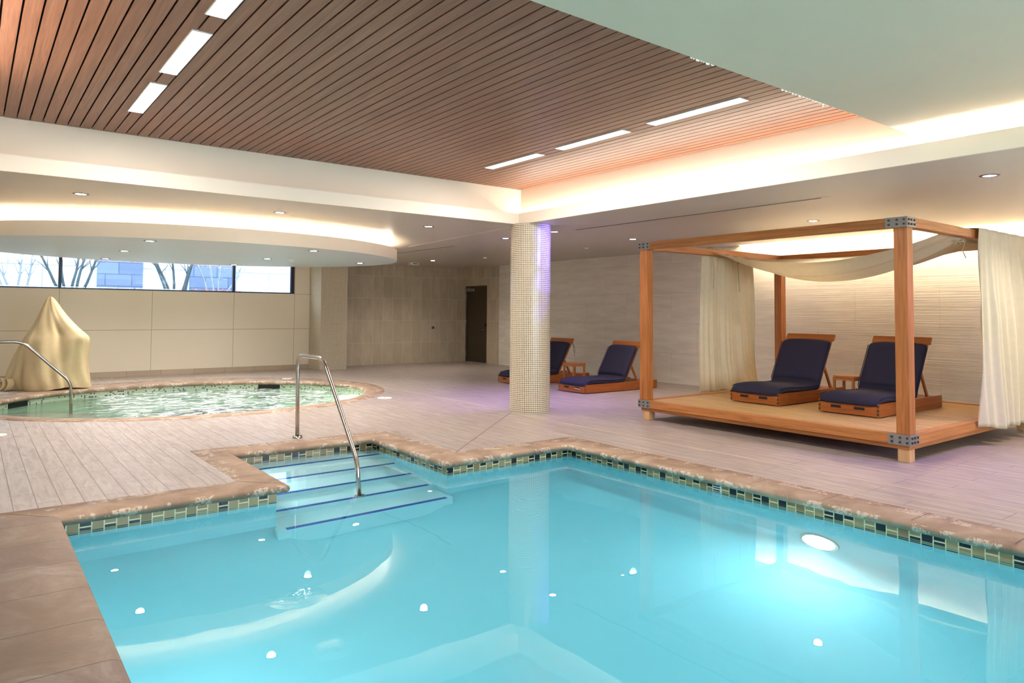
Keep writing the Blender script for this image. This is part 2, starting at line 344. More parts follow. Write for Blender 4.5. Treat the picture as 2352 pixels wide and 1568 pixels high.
# ------------------------------------------------------------------ mesh helpers
class MB:
    def __init__(s): s.bm = bmesh.new(); s.uv = s.bm.loops.layers.uv.new('UVMap')
    def box(s, x0, x1, y0, y1, z0, z1, rot=None, piv=None):
        r = bmesh.ops.create_cube(s.bm, size=1)['verts']
        for v in r: v.co = Vector((x0 + (x1 - x0) * (v.co.x + .5), y0 + (y1 - y0) * (v.co.y + .5), z0 + (z1 - z0) * (v.co.z + .5)))
        if rot is not None: bmesh.ops.rotate(s.bm, verts=r, cent=Vector(piv), matrix=rot)
        return s
    def quad(s, *p): s.bm.faces.new([s.bm.verts.new(q) for q in p]); return s
    def cyl(s, c, r, h, axis='z', seg=24, r2=None):
        m = {'z': Matrix(), 'x': Matrix.Rotation(PI / 2, 4, 'Y'), 'y': Matrix.Rotation(-PI / 2, 4, 'X')}[axis]
        bmesh.ops.create_cone(s.bm, cap_ends=True, segments=seg, radius1=r, radius2=r if r2 is None else r2, depth=h, matrix=Matrix.Translation(c) @ m); return s
    def lathe(s, prof, c=(0, 0, 0), seg=32):
        rings = []
        for r, z in prof: rings.append([s.bm.verts.new((c[0] + r * math.cos(2 * PI * i / seg), c[1] + r * math.sin(2 * PI * i / seg), c[2] + z)) for i in range(seg)])
        for a, b in zip(rings, rings[1:]):
            for i in range(seg): s.bm.faces.new((a[i], a[(i + 1) % seg], b[(i + 1) % seg], b[i]))
        return s
    def tube(s, pts, r, seg=12, radii=None, cap=True):
        pts = [Vector(p) for p in pts]; rings = []; up = None
        for i, p in enumerate(pts):
            t = (pts[min(i + 1, len(pts) - 1)] - pts[max(i - 1, 0)]).normalized()
            if up is None: up = t.orthogonal().normalized()
            up = (up - t * up.dot(t)).normalized(); sd = t.cross(up); rr = radii[i] if radii else r
            rings.append([s.bm.verts.new(p + (up * math.cos(2 * PI * j / seg) + sd * math.sin(2 * PI * j / seg)) * rr) for j in range(seg)])
        for a, b in zip(rings, rings[1:]):
            for j in range(seg): s.bm.faces.new((a[j], a[(j + 1) % seg], b[(j + 1) % seg], b[j]))
        if cap: s.bm.faces.new(rings[0][::-1]); s.bm.faces.new(rings[-1])
        return s
    def grid(s, fn, nu, nv, uvs=None):
        V = [[s.bm.verts.new(fn(i / nu, j / nv)) for j in range(nv + 1)] for i in range(nu + 1)]
        for i in range(nu):
            for j in range(nv): s.bm.faces.new((V[i][j], V[i + 1][j], V[i + 1][j + 1], V[i][j + 1]))
        return s
    def build(s, name, mat, parent=None, smooth=False, bevel=0, seg=2, solid=0, sub=0, kind=None, boxuv=False, fixn=True):
        if fixn: bmesh.ops.recalc_face_normals(s.bm, faces=s.bm.faces)
        if boxuv:
            for f in s.bm.faces:
                n = f.normal
                for l in f.loops:
                    c = l.vert.co
                    l[s.uv].uv = (c.y, c.z) if abs(n.x) > .7 else ((c.x, c.z) if abs(n.y) > .7 else (c.x, c.y))
        me = bpy.data.meshes.new(name); s.bm.to_mesh(me); s.bm.free(); me.materials.append(mat)
        o = bpy.data.objects.new(name, me); COL.objects.link(o)
        if smooth: me.polygons.foreach_set('use_smooth', [True] * len(me.polygons))
        if solid: m = o.modifiers.new('solid', 'SOLIDIFY'); m.thickness = solid; m.offset = 0
        if bevel:
            m = o.modifiers.new('bevel', 'BEVEL'); m.width = bevel; m.segments = seg; m.limit_method = 'ANGLE'; m.angle_limit = .7
        if sub: m = o.modifiers.new('sub', 'SUBSURF'); m.levels = sub; m.render_levels = sub
        if parent: o.parent = parent; o.matrix_parent_inverse = parent.matrix_world.inverted()
        if kind: o['kind'] = kind
        return o

def empty(name, loc, label, cat, group=None, rz=0):
    o = bpy.data.objects.new(name, None); COL.objects.link(o); o.empty_display_size = .1
    o.location = loc; o.rotation_euler = (0, 0, rz); o.matrix_world = Matrix.Translation(loc) @ Matrix.Rotation(rz, 4, 'Z')
    tag(o, label, cat, group); return o
def tag(o, label, cat, group=None, kind=None):
    o['label'] = label; o['category'] = cat
    if group: o['group'] = group
    if kind: o['kind'] = kind
    return o
def ST(mb, name, mat, **k):
    return mb.build(name, mat, kind='structure', **k)
def copy_tree(o, parent=None):
    c = o.copy(); COL.objects.link(c); c.parent = parent
    for ch in list(o.children): copy_tree(ch, c)
    return c
def place(root, loc, rz=0):
    root.location = loc; root.rotation_euler = (0, 0, rz)

def ell(e, n=96, z=0): return [(e[0] + e[2] * math.cos(2 * PI * i / n), e[1] + e[3] * math.sin(2 * PI * i / n), z) for i in range(n)]
def offset_poly(P, d):
    # P clockwise or ccw axis aligned polygon: returns polygon grown by d
    A = sum(P[i][0] * P[(i + 1) % len(P)][1] - P[(i + 1) % len(P)][0] * P[i][1] for i in range(len(P))); sg = 1 if A > 0 else -1
    out = []
    for i in range(len(P)):
        p0, p1, p2 = Vector(P[i - 1]), Vector(P[i]), Vector(P[(i + 1) % len(P)])
        a = (p1 - p0).normalized(); b = (p2 - p1).normalized()
        n1 = Vector((a.y, -a.x)) * sg; n2 = Vector((b.y, -b.x)) * sg
        out.append(tuple(p1 + (n1 + n2) * d if abs(n1.dot(n2)) < .5 else p1 + n1 * d))
    return out

# ------------------------------------------------------------------ floor with pool and spa openings
def holed(outer, holes, z):
    m = MB()
    for ring in [outer] + holes:
        vs = [m.bm.verts.new((p[0], p[1], z)) for p in ring]
        for i in range(len(vs)): m.bm.edges.new((vs[i], vs[(i + 1) % len(vs)]))
    bmesh.ops.triangle_fill(m.bm, use_beauty=True, edges=m.bm.edges[:])
    for f in m.bm.faces:
        if f.normal.z < 0: f.normal_flip()
    return m
PO = offset_poly(POOL, .24)
PO = [(-.05 if abs(x - .21) < .01 else x, y) for x, y in PO]
room = [(XL, YN), (XW + .1, YN), (XW + .1, YM + .1), (XL, YM + .1)]
ST(holed(room, [PO, [p[:2] for p in ell(SPA_O)]], 0), 'floor', M['floor'], fixn=False)

# coping around the pool: rounded nose sweep, mitred
def sweep(poly, prof, closed=True):
    m = MB(); rings = []
    for d, z in prof: rings.append([m.bm.verts.new((p[0], p[1], z)) for p in offset_poly(poly, d)])
    n = len(poly)
    for a, b in zip(rings, rings[1:]):
        for i in range(n): m.bm.faces.new((a[i], a[(i + 1) % n], b[(i + 1) % n], b[i]))
    return m
prof = [(.02, -.075), (-.03, -.075), (-.058, -.068), (-.074, -.052), (-.08, -.034), (-.074, -.016), (-.058, -.005), (-.035, .001), (.0, .003), (.24, .003), (.242, -.04)]
cp = sweep(POOL, prof)
for f in cp.bm.faces:
    c_ = f.calc_center_median()
    if c_.x < .56 and c_.y < 5.6 and len([v for v in f.verts if v.co.x < .56]) == 4: f.material_index = 1
# the left run is broader
for v in cp.bm.verts:
    if v.co.x < .23: v.co.x = -.055 if v.co.x > .2 else v.co.x
ST(cp, 'trim_1', M['coping'], smooth=True).data.materials.append(M['slab'])
# joints between the coping stones
jm = MB()
def joint(x0, y0, x1, y1):
    d = Vector((x1 - x0, y1 - y0)).normalized(); n = Vector((-d.y, d.x)) * .003
    jm.bm.faces.new([jm.bm.verts.new((x0 + n.x, y0 + n.y, .0042)), jm.bm.verts.new((x1 + n.x, y1 + n.y, .0042)), jm.bm.verts.new((x1 - n.x, y1 - n.y, .0042)), jm.bm.verts.new((x0 - n.x, y0 - n.y, .0042))])
for y in (5.3, 4.72, 4.1, 3.45, 2.83, 2.2, 1.6, .95, .3): joint(5.09, y, 5.38, y)
for x in (1.5, .9): pass
for x in (4.15, 4.75): joint(x, 5.65, x, 5.94)
for x in (2.5, 3.05): joint(x, 7.2, x, 7.49)
joint(3.57, 6.6, 3.86, 6.6); joint(1.76, 5.94, 2.05, 5.65); joint(.2, 5.94, .46, 5.65)
ST(jm, 'trim_2', plain('coping joint mortar', (104, 84, 68), .8))
# broad slab border along the left edge of the pool
m = MB(); m.box(-.56, -.05, -2.2, 5.94, -.03, .003); sl = ST(m, 'trim_3', M['slab'], bevel=.004)

# basin
m = MB(); ZF = -1.25
P = POOL
for i in range(len(P)):
    a, b = P[i], P[(i + 1) % len(P)]
    m.quad((a[0], a[1], -.07), (b[0], b[1], -.07), (b[0], b[1], ZF), (a[0], a[1], ZF))
m.bm.faces.new([m.bm.verts.new((x, y, ZF)) for x, y in P])
bmesh.ops.remove_doubles(m.bm, verts=m.bm.verts, dist=1e-5); bmesh.ops.recalc_face_normals(m.bm, faces=m.bm.faces)
bmesh.ops.reverse_faces(m.bm, faces=m.bm.faces)
bmesh.ops.bevel(m.bm, geom=[e for e in m.bm.edges if all(v.co.z < ZF + .01 for v in e.verts)], offset=.42, segments=10, profile=.5, affect='EDGES')
for f in m.bm.faces: f.smooth = abs(f.normal.z) > .02
basin = ST(m, 'pool_basin', M['pool'], fixn=False)
m = MB(); SY = [6.98, 6.63, 6.28, 5.95, 5.62]; SZ = [-.23, -.39, -.55, -.71, -.87]
for y, z in zip(SY, SZ): m.box(1.99, 3.63, y, 7.26, ZF, z)
steps_ = ST(m, 'pool_steps', plain('white step plaster', (238, 246, 245), .6, nz=.02), bevel=.012)
for i, (y, z) in enumerate(zip(SY, SZ)):
    m = MB(); m.box(2.06, 3.56, y - .002, y + .036, z - .014, z + .003); ST(m, 'trim_%d' % (10 + i), M['strip'])
# return grille in the waterline tile
g = empty('return_grille', (5.137, 3.79, -.06), 'small cream slotted grille set in the pool waterline tile', 'grille')
m = MB(); m.box(5.125, 5.139, 3.75, 3.84, -.16, -.062); m.build('faceplate', M['whitep'], g, bevel=.002)
for k in range(4):
    m = MB(); m.box(5.122, 5.1255, 3.762, 3.828, -.146 + .019 * k, -.138 + .019 * k); m.build('slot', M['black'], g)
# water volumes
WP = offset_poly(POOL, .02)
def prism(poly, z0, z1):
    m = MB(); a = [m.bm.verts.new((x, y, z1)) for x, y in poly]; b = [m.bm.verts.new((x, y, z0)) for x, y in poly]
    n = len(poly); top = m.bm.faces.new(a); m.bm.faces.new(b[::-1])
    for i in range(n): m.bm.faces.new((a[i], b[i], b[(i + 1) % n], a[(i + 1) % n]))
    return m
wm = prism(WP, ZF - .02, ZW); bmesh.ops.recalc_face_normals(wm.bm, faces=wm.bm.faces); bmesh.ops.split_edges(wm.bm, edges=wm.bm.edges[:]); wo = wm.build('pool_water', M['water'], smooth=True, fixn=False); wo.cycles.is_caustics_caster = True; basin.cycles.is_caustics_receiver = True; steps_.cycles.is_caustics_receiver = True
tag(wo, 'calm turquoise water filling the large swimming pool', 'water', kind='stuff')

# underwater lamps in the pool walls; the first is seen, the rest added
def uw_lamp(x, y, z, d, label, power, sc=1):
    t = empty('underwater_light', (x, y, z), label, 'pool light')
    m = MB(); m.cyl((x - d * .006, y, z), .155 * sc, .02, 'x', 40); m.build('trim_ring', M['metal'], t, bevel=.003)
    m = MB(); m.cyl((x - d * .014, y, z), .125 * sc, .02, 'x', 40); m.build('lens', M['pool_e'], t)
    l = bpy.data.lights.new('pool_lamp', 'AREA'); l.shape = 'DISK'; l.size = .24 * sc; l.energy = power; l.color = (.90, .97, 1); l.spread = PI
    o = bpy.data.objects.new('pool_lamp', l); COL.objects.link(o); o.location = (x - d * .03, y, z)
    o.rotation_euler = (0, d * PI / 2, 0); o.parent = t; o.matrix_parent_inverse = Matrix.Translation((x, y, z)).inverted()
uw_lamp(5.14, 2.88, -.78, 1, 'round glowing underwater lamp on the right pool wall', P_POOL * 1.3)
uw_lamp(5.14, -.9, -.78, 1, 'added unseen underwater lamp on the right pool wall nearest the viewer', P_POOL)
uw_lamp(.45, 3.6, -.5, -1, 'added unseen underwater lamp on the left pool wall near the steps', P_POOL * 1.1)
uw_lamp(.45, .6, -.5, -1, 'added unseen underwater lamp on the left pool wall nearest the viewer', P_POOL)
uw_lamp(2.0, 6.45, -.3, -1, 'small added underwater fill lamp at the left side of the pool steps', P_POOL * .3, .5)  # added on a hidden side wall to brighten the step treads

# ------------------------------------------------------------------ spa
def ring_sweep(prof, name, mat, n=128, **k):
    m = MB(); rings = []; L = 0
    for e, z in prof: rings.append([m.bm.verts.new(p) for p in ell(e, n, z)])
    for q, (a, b) in enumerate(zip(rings, rings[1:])):
        for i in range(n):
            f = m.bm.faces.new((a[i], a[(i + 1) % n], b[(i + 1) % n], b[i]))
            for l, (u, v) in zip(f.loops, ((i, 0), (i + 1, 0), (i + 1, 1), (i, 1))):
                l[m.uv].uv = (u * 2 * PI * 2.6 / n, (prof[q][1] if v == 0 else prof[q + 1][1]))
    return m
def eo(e, d): return (e[0], e[1], e[2] + d, e[3] + d)
I = SPA_I
ST(ring_sweep([(eo(I, .03), -.075), (I, -.07), (eo(I, -.03), -.05), (eo(I, -.034), -.025), (eo(I, -.02), -.003), (eo(I, .01), .004), (SPA_O, .004), (SPA_O, -.02)], 'c', None), 'trim_4', M['coping'], smooth=True)
ST(ring_sweep([(eo(I, .02), -.06), (eo(I, .02), -.26)], 'c', None), 'trim_5', M['spatile'], smooth=True)
sp = ring_sweep([(eo(I, .022), -.25), (eo(I, .0), -.6), (eo(I, -.4), -.62), (eo(I, -.42), -.98)], 'c', None)
sp.bm.faces.new([sp.bm.verts.new(p) for p in ell(eo(I, -.42), 128, -.98)])
ST(sp, 'spa_basin', plain('pale green spa plaster', (206, 222, 190), .6))
# spa entry steps at the left with dark nosings
m = MB(); m.lathe([(0.0, -.3), (1.0, -.3), (1.0, -.95)], (.55, 12.0, 0), 48); ST(m, 'spa_step', plain('spa step plaster', (212, 214, 176), .6))
m = MB(); m.lathe([(.95, -.296), (1.0, -.296), (1.003, -.33)], (.55, 12.0, 0), 48); ST(m, 'trim_6', plain('dark spa nosing tile', (40, 46, 66), .4))
m = MB(); a = [m.bm.verts.new(p) for p in ell((3.2, 12.35, .95, .62), 48, -.975)]; m.bm.faces.new(a)
medal = m.build('spa_emblem', plain('plum mosaic', (70, 36, 66), .4)); medal['kind'] = 'structure'
ws = ring_sweep([(eo(I, .04), -.15), (eo(I, .04), -1.0)], 'c', None)
ws.bm.faces.new([ws.bm.verts.new(p) for p in ell(eo(I, .04), 128, -.15)]); ws.bm.faces.new([ws.bm.verts.new(p) for p in ell(eo(I, .04), 128, -1.0)])
bmesh.ops.remove_doubles(ws.bm, verts=ws.bm.verts, dist=1e-4)
o = ws.build('spa_water', M['spawater']); tag(o, 'bubbling green water with white foam filling the oval spa', 'water', kind='stuff')
for (ang, lab) in ((2.55, 'dark skimmer opening in the spa tile below the covered pool lift'), (.88, 'dark skimmer opening in the far right side of the spa tile')):
    px, py = I[0] + (I[2] + .012) * math.cos(ang), I[1] + (I[3] + .012) * math.sin(ang)
    tx = math.atan2(I[3] * math.cos(ang), -I[2] * math.sin(ang))
    t = empty('skimmer_opening', (px, py, -.12), lab, 'skimmer', rz=tx)
    m = MB(); m.box(-.21, .21, -.012, .012, -.055, .045); ob = m.build('throat', M['black']); ob.parent = t
# added lamp, out of sight, that brightens the spa foam
l = bpy.data.lights.new('added_spa_lamp', 'AREA'); l.shape = 'DISK'; l.size = .25; l.energy = 7; l.color = (.85, 1, .92)
t = empty('added_spa_light', (I[0] + 2.3, I[1], -.45), 'added unseen underwater lamp in the right wall of the spa', 'pool light')
m = MB(); m.cyl((I[0] + 2.76, I[1], -.45), .1, .03, 'x', 32); m.build('lens', M['pool_e'], t)
o = bpy.data.objects.new('added_spa_lamp', l); COL.objects.link(o); o.location = (I[0] + 2.7, I[1], -.45); o.rotation_euler = (0, PI / 2, 0)

# joints in the deck
m = MB()
m.box(5.99, 6.008, 1.0, 7.75, .0005, .0022); m.box(6.1, 6.118, 8.6, 15.3, .0005, .0022)
ST(m, 'trim_7', plain('pale movement joint', (206, 186, 160), .5))
m = MB(); d = Vector((6.08 - 3.86, 7.93 - 5.94)); a = math.atan2(d.y, d.x)
m.box(0, d.length, -.0035, .0035, .0005, .0018, Matrix.Rotation(a, 3, 'Z'), (0, 0, 0)); bmesh.ops.translate(m.bm, verts=m.bm.verts, vec=(3.86, 5.94, 0))
ST(m, 'trim_8', plain('dark deck joint', (120, 104, 94), .6))

# ------------------------------------------------------------------ walls
def wbox(name, mat, *b, **k): m = MB(); m.box(*b); return ST(m, name, mat, **k)
# back wall behind the cabana, with the door opening
DY0, DY1, DZ = 15.76, 16.84, 2.13
m = MB(); m.box(XW, XW + .25, YN, 15.2, 0, 3.0); ST(m, 'wall_right', M['walltile'])
m = MB(); m.box(XW, XW + .25, 15.2, DY0, 0, ZC + .1); m.box(XW, XW + .25, DY1, YM + .3, 0, ZC + .1); m.box(XW, XW + .25, DY0, DY1, DZ, ZC + .1)
ST(m, 'wall_door', M['midtile_y'])
wbox('wall_far', M['midtile'], 7.0, XW + .3, YM, YM + .25, 0, ZC + .1)
# mosaic pillar
wbox('pillar', M['pilmosaic'], 6.57, 7.24, 16.0, YM + .1, 0, ZC + .05, boxuv=True)
# window wall
WX0, WX1, WZ0, WZ1 = -3.2, 6.19, 1.80, 2.56
m = MB(); m.box(XL, 6.6, YW, YW + .22, .1, WZ0); m.box(WX1, 6.6, YW, YW + .22, WZ0, ZC + .1); m.box(XL, WX1, YW, YW + .22, WZ1, ZC + .1)
ST(m, 'wall_window', M['panel'])
k = N('tile skirting'); p = k.co('World'); xx, yy_, zz = k.sep(p)[:3]
c_, f_a = k.brick(k.comb(xx, k.math('ADD', zz, 1), 0), .66, 5, .003, lin((196, 178, 154)), lin((180, 162, 140)), lin((130, 112, 94)), 0, 2)
k.bsdf(k.mix(k.math('MULTIPLY', k.noise(p, 6, 4), .4), c_, lin((168, 150, 128))), .45)
wbox('baseboard_window', k.m, XL, 6.57, YW - .012, YW + .2, 0, .108)
wbox('wall_left', M['cream'], XL - .2, XL, YN, YW + .3, -.0, 3.4)
m = MB(); m.box(XL - .2, .2, YN - .2, YN, 0, 3.4); m.box(8.2, XW + .3, YN - .2, YN, 0, 3.4); m.box(.2, 8.2, YN - .2, YN, 0, .5); m.box(.2, 8.2, YN - .2, YN, 2.5, 3.4)
ST(m, 'wall_near', M['cream'])
# windows: three panes, each with its frame
glass = N('clear window glass'); gb = glass.n('ShaderNodeBsdfTransparent'); gl = glass.n('ShaderNodeBsdfGlossy'); gl.inputs['Roughness'].default_value = 0
gm = glass.n('ShaderNodeMixShader'); gm.inputs[0].default_value = .06; gb.inputs[0].default_value = (.93, .97, 1, 1)
glass.l(gb.outputs[0], gm.inputs[1]); glass.l(gl.outputs[0], gm.inputs[2]); glass.l(gm.outputs[0], glass.out.inputs[0])
mull = [-3.2, -1.95, 1.415, 4.785, 6.19]
for i in range(4):
    x0, x1 = mull[i], mull[i + 1]; hw = .027
    a = x0 + (0 if i == 0 else hw * 0); b = x1
    m = MB(); fy0, fy1 = YW + .03, YW + .10
    m.box(x0, x1, fy0, fy1, WZ0, WZ0 + .028); m.box(x0, x1, fy0, fy1, WZ1 - .03, WZ1)
    m.box(x0, x0 + hw, fy0, fy1, WZ0 + .028, WZ1 - .03); m.box(x1 - (hw if i < 3 else .08), x1, fy0, fy1, WZ0 + .028, WZ1 - .03)
    fr = ST(m, 'window_%d' % (i + 1), M['alu'])
    m = MB(); m.box(x0 + hw, x1 - hw, YW + .062, YW + .068, WZ0 + .028, WZ1 - .03); m.build('pane', glass.m, fr)
m = MB(); m.box(.2, 8.2, YN - .12, YN - .06, .5, .56); m.box(.2, 8.2, YN - .12, YN - .06, 2.44, 2.5)  # added window band behind the camera, letting in fill daylight
for x in (.2, 2.18, 4.17, 6.16, 8.14): m.box(x, x + .06, YN - .12, YN - .06, .56, 2.44)
fr = ST(m, 'window_5', M['alu']); m = MB(); m.box(.22, 8.18, YN - .094, YN - .088, .55, 2.45); m.build('pane', glass.m, fr)
for (c_, sz_, rx_) in (((4.2, YN - .22, 1.5), (8, 2), PI / 2), ((1.5, YW + .26, 2.18), (9.4, .76), -PI / 2)):
    l = bpy.data.lights.new('portal', 'AREA'); l.shape = 'RECTANGLE'; l.size, l.size_y = sz_; l.cycles.is_portal = True
    o = bpy.data.objects.new('portal', l); COL.objects.link(o); o.location = c_; o.rotation_euler = (rx_, 0, 0)
# door
m = MB(); m.box(XW + .05, XW + .1, DY0 + .035, DY1 - .035, .006, DZ - .035); dr = ST(m, 'door_1', M['door'])
m = MB(); m.box(XW + .03, XW + .14, DY0, DY0 + .035, 0, DZ); m.box(XW + .03, XW + .14, DY1 - .035, DY1, 0, DZ); m.box(XW + .03, XW + .14, DY0 + .035, DY1 - .035, DZ - .035, DZ); m.build('door_frame', plain('bronze door frame', (84, 70, 50), .5), dr)
for z in (.22, 1.12, 1.85):
    m = MB(); m.cyl((XW + .025, DY1 - .03, z), .013, .12, 'z', 12); m.build('hinge', M['metal'], dr)
m = MB(); m.box(XW + .0, XW + .05, DY1 - .42, DY1 - .06, DZ - .15, DZ - .07); cl = m.build('door_closer', M['greymetal'], dr, bevel=.006)
m = MB(); m.box(XW - .02, XW + .0, DY1 - .3, DY1 - .02, DZ - .065, DZ - .05); m.build('closer_arm', M['metal'], cl)
m = MB(); m.box(XW + .03, XW + .05, DY0 + .08, DY0 + .14, 1.0, 1.1); m.build('lock_plate', M['black'], dr, bevel=.004)
m = MB(); m.tube([(XW + .05, DY0 + .11, .92), (XW - .01, DY0 + .11, .92), (XW - .012, DY0 + .125, .92), (XW - .012, DY0 + .25, .92)], .009); m.build('lever_handle', M['metal'], dr, smooth=True)
# closed corridor behind the door
wbox('wall_corridor', M['black'], XW + .6, XW + .7, 15, 17.5, 0, 2.6)
# button on the far wall
t = empty('wall_button', (10.2, YM, .96), 'small round metal button on the taupe stone wall', 'button')
m = MB(); m.cyl((10.2, YM - .008, .96), .045, .016, 'y', 24); m.build('plate', M['greymetal'], t, bevel=.003)
m = MB(); m.cyl((10.2, YM - .022, .96), .02, .02, 'y', 20); m.build('knob', M['black'], t)

# round mosaic column
m = MB(); R0, cx0, cy0 = .288, 6.355, 7.875; n = 72; rings = []
for z in (0, ZC): rings.append([m.bm.verts.new((cx0 + R0 * math.cos(2 * PI * i / n), cy0 + R0 * math.sin(2 * PI * i / n), z)) for i in range(n)])
UL = round(2 * PI * R0 / .0262) * .0262
for i in range(n):
    f = m.bm.faces.new((rings[0][i], rings[0][(i + 1) % n], rings[1][(i + 1) % n], rings[1][i]))
    for l, (u, v) in zip(f.loops, ((i, 0), (i + 1, 0), (i + 1, ZC), (i, ZC))): l[m.uv].uv = (u * UL / n, v)
ST(m, 'column', M['colmosaic'], smooth=True)

# ------------------------------------------------------------------ ceilings
XC = 11.03                                      # near edge of the wall cove
hole = [(LX0, YN + .3), (LX1, YN + .3), (LX1, LY), (LX0, LY)]
outer = [(XL, YN), (XC, YN), (XC, 7.75), (XW + .01, 7.75), (XW + .01, YM + .01), (XL, YM + .01)]
c = holed(outer, [hole], ZC)
ST(c, 'ceiling', M['ceil'], fixn=False)
# hatch out the wall cove: roof above the slot, side and led
m = MB(); m.box(XC - .25, XW + .05, YN, 7.95, 2.93, 2.98); m.box(XC - .06, XC - .03, YN, 7.75, ZC + .004, 2.93); m.box(XC - .25, XW + .01, 7.75, 7.95, ZC + .01, 2.93); ST(m, 'wall_cove', M['cream'])
m = MB(); m.box(XC - .029, XC - .004, YN + .1, 7.5, 2.78, 2.80)
o = m.build('cove_light_strip', M['wcove_e']); tag(o, 'warm light strip hidden in the ceiling slot along the right wall', 'light strip')
# lip around the raised coffer
def frame_walls(x0, x1, y0, y1, t, z0, z1, name, mat):
    m = MB(); m.box(x1, x1 + t, y0, y1 + t, z0, z1); m.box(x0 - t, x1, y1, y1 + t, z0, z1); m.box(x0 - t, x0, y0, y1, z0, z1); return ST(m, name, mat)
frame_walls(LX0, LX1, YN, LY, .03, ZC - .001, ZLIP, 'wall_lip', M['cream'])
m = MB(); m.box(LX1 + .03, UX1, YN, UY, ZC + .012, ZC + .03); m.box(UX0, LX1 + .03, LY + .03, UY, ZC + .012, ZC + .03); m.box(UX0, LX0 - .03, YN, LY + .03, ZC + .012, ZC + .03); ST(m, 'wall_trough', M['cream'])
frame_walls(UX0, UX1, YN, UY, .05, ZC + .01, ZWOOD + .12, 'wall_upper', M['cream'])
m = MB(); m.box(UX1 - .075, UX1 - .025, YN + .2, UY - .06, ZC + .03, 2.728); m.build('led_channel', M['whitep'], None)['kind'] = 'structure'
m = MB(); m.quad((UX1 - .045, YN + .2, 2.731), (UX1 - .018, YN + .2, 2.731), (UX1 - .018, UY - .07, 2.731), (UX1 - .045, UY - .07, 2.731))
o = m.build('cove_light_strip', M['cove_e']); tag(o, 'warm light strip hidden behind the right lip of the wood ceiling recess', 'light strip')
m = MB(); m.box(UX0 + .025, UX0 + .075, YN + .2, 6.6, ZC + .03, 2.728); m.build('led_channel', M['whitep'], None)['kind'] = 'structure'
m = MB(); m.quad((UX0 + .035, YN + .2, 2.731), (UX0 + .065, YN + .2, 2.731), (UX0 + .065, 6.5, 2.731), (UX0 + .035, 6.5, 2.731))
o = m.build('cove_light_strip', M['cove_e']); tag(o, 'warm light strip hidden behind the left lip of the wood ceiling recess', 'light strip')
# soffit in front of the coffer
m = MB(); m.box(UX0, UX1, YN, SOFY, ZSOF, ZSOF + .3); ST(m, 'ceiling_soffit', M['soffit'])
# slatted ceiling: thin planks with open joints over a dark backing
m = MB(); x = .192 - .1008 * 4
while x < UX1 - .02:
    m.box(max(x + .009, UX0), min(x + .1008 - .003, UX1 - .004), SOFY - .3, UY - .012, ZWOOD, ZWOOD + .015); x += .1008
ST(m, 'ceiling_slats', M['slat'])
wbox('ceiling_backing', M['black'], UX0, UX1, YN, UY, ZWOOD + .06, ZWOOD + .08)
wbox('ceiling_roof', M['cream'], XL - .2, XW + .3, YN - .2, YM + .3, 3.4, 3.5)
# peeling paint flaps on the soffit edge
pm = MB(); rp = random.Random(4)
for (x0, L_) in ((3.36, .22), (4.32, .62)):
    x = x0
    while x < x0 + L_:
        w_ = rp.uniform(.015, .05); h = rp.uniform(.002, .013) if rp.random() < .85 else .04
        pm.bm.faces.new([pm.bm.verts.new(q) for q in ((x, SOFY + .001, ZSOF + .004), (x + w_, SOFY + .001, ZSOF + .004), (x + w_ * (.9 if h < .02 else .5), SOFY + .006, ZSOF - h * .7), (x + w_ * .3, SOFY + .006, ZSOF - h))]); x += w_ * 1.05
o = pm.build('peeling_paint', M['cream'], solid=.0015); o['kind'] = 'structure'
# control joint and slot diffusers
m = MB(); d = Vector((6.66 - 6.25, 12.0 - 8.1)); a = math.atan2(d.y, d.x); m.box(0, d.length, -.004, .004, 0, .003, Matrix.Rotation(a, 3, 'Z'), (0, 0, 0)); bmesh.ops.translate(m.bm, verts=m.bm.verts, vec=(6.25, 8.1, ZC - .003)); ST(m, 'trim_9', M['cream'])
for (y0, y1, lab) in ((3.98, 7.84, 'long thin black air slot in the ceiling in front of the cabana'), (11.2, 13.9, 'thin black air slot in the ceiling beside the round spa canopy')):
    t = empty('slot_diffuser', (7.2, (y0 + y1) / 2, ZC), lab, 'air vent')
    m = MB(); m.box(7.165, 7.235, y0 - .08, y1 + .08, ZC - .004, ZC + .001); m.build('flange', M['ceil'], t)
    m = MB(); m.box(7.185, 7.215, y0, y1, ZC - .0055, ZC - .0035); m.build('slot', M['black'], t)

# ------------------------------------------------------------------ spa canopy (oval disc) with ring light
def disc_e(d): return (DISC[0], DISC[1], DISC[2] + d, DISC[3] + d)
n = 128
rd = ring_sweep([(disc_e(-.02), ZD1 - .05), (disc_e(-.02), ZD1), (disc_e(0), ZD1), (disc_e(0), ZD0)], 'c', None, 128)
t = empty('spa_canopy', (DISC[0], DISC[1], ZD0), 'large oval white ceiling disc hanging over the spa', 'ceiling canopy'); t['kind'] = 'structure'
rd.build('rim', M['cream'], t, smooth=False)
m = MB(); m.bm.faces.new([m.bm.verts.new(p) for p in ell(DISC, n, ZD0)]); m.build('underside', M['disc'], t)
m = MB(); m.bm.faces.new([m.bm.verts.new(p) for p in ell(disc_e(-.02), n, ZD1 - .05)]); m.build('top', M['cream'], t)
rd = ring_sweep([(disc_e(-.32), ZD1 - .05), (disc_e(-.32), ZC)], 'c', None, 128); rd.build('upstand', M['cream'], t, smooth=True)
rd = ring_sweep([(disc_e(-.10), ZD1 - .035), (disc_e(-.135), ZD1 - .035)], 'c', None, 128); rd.build('light_strip', M['ring_e'], t)

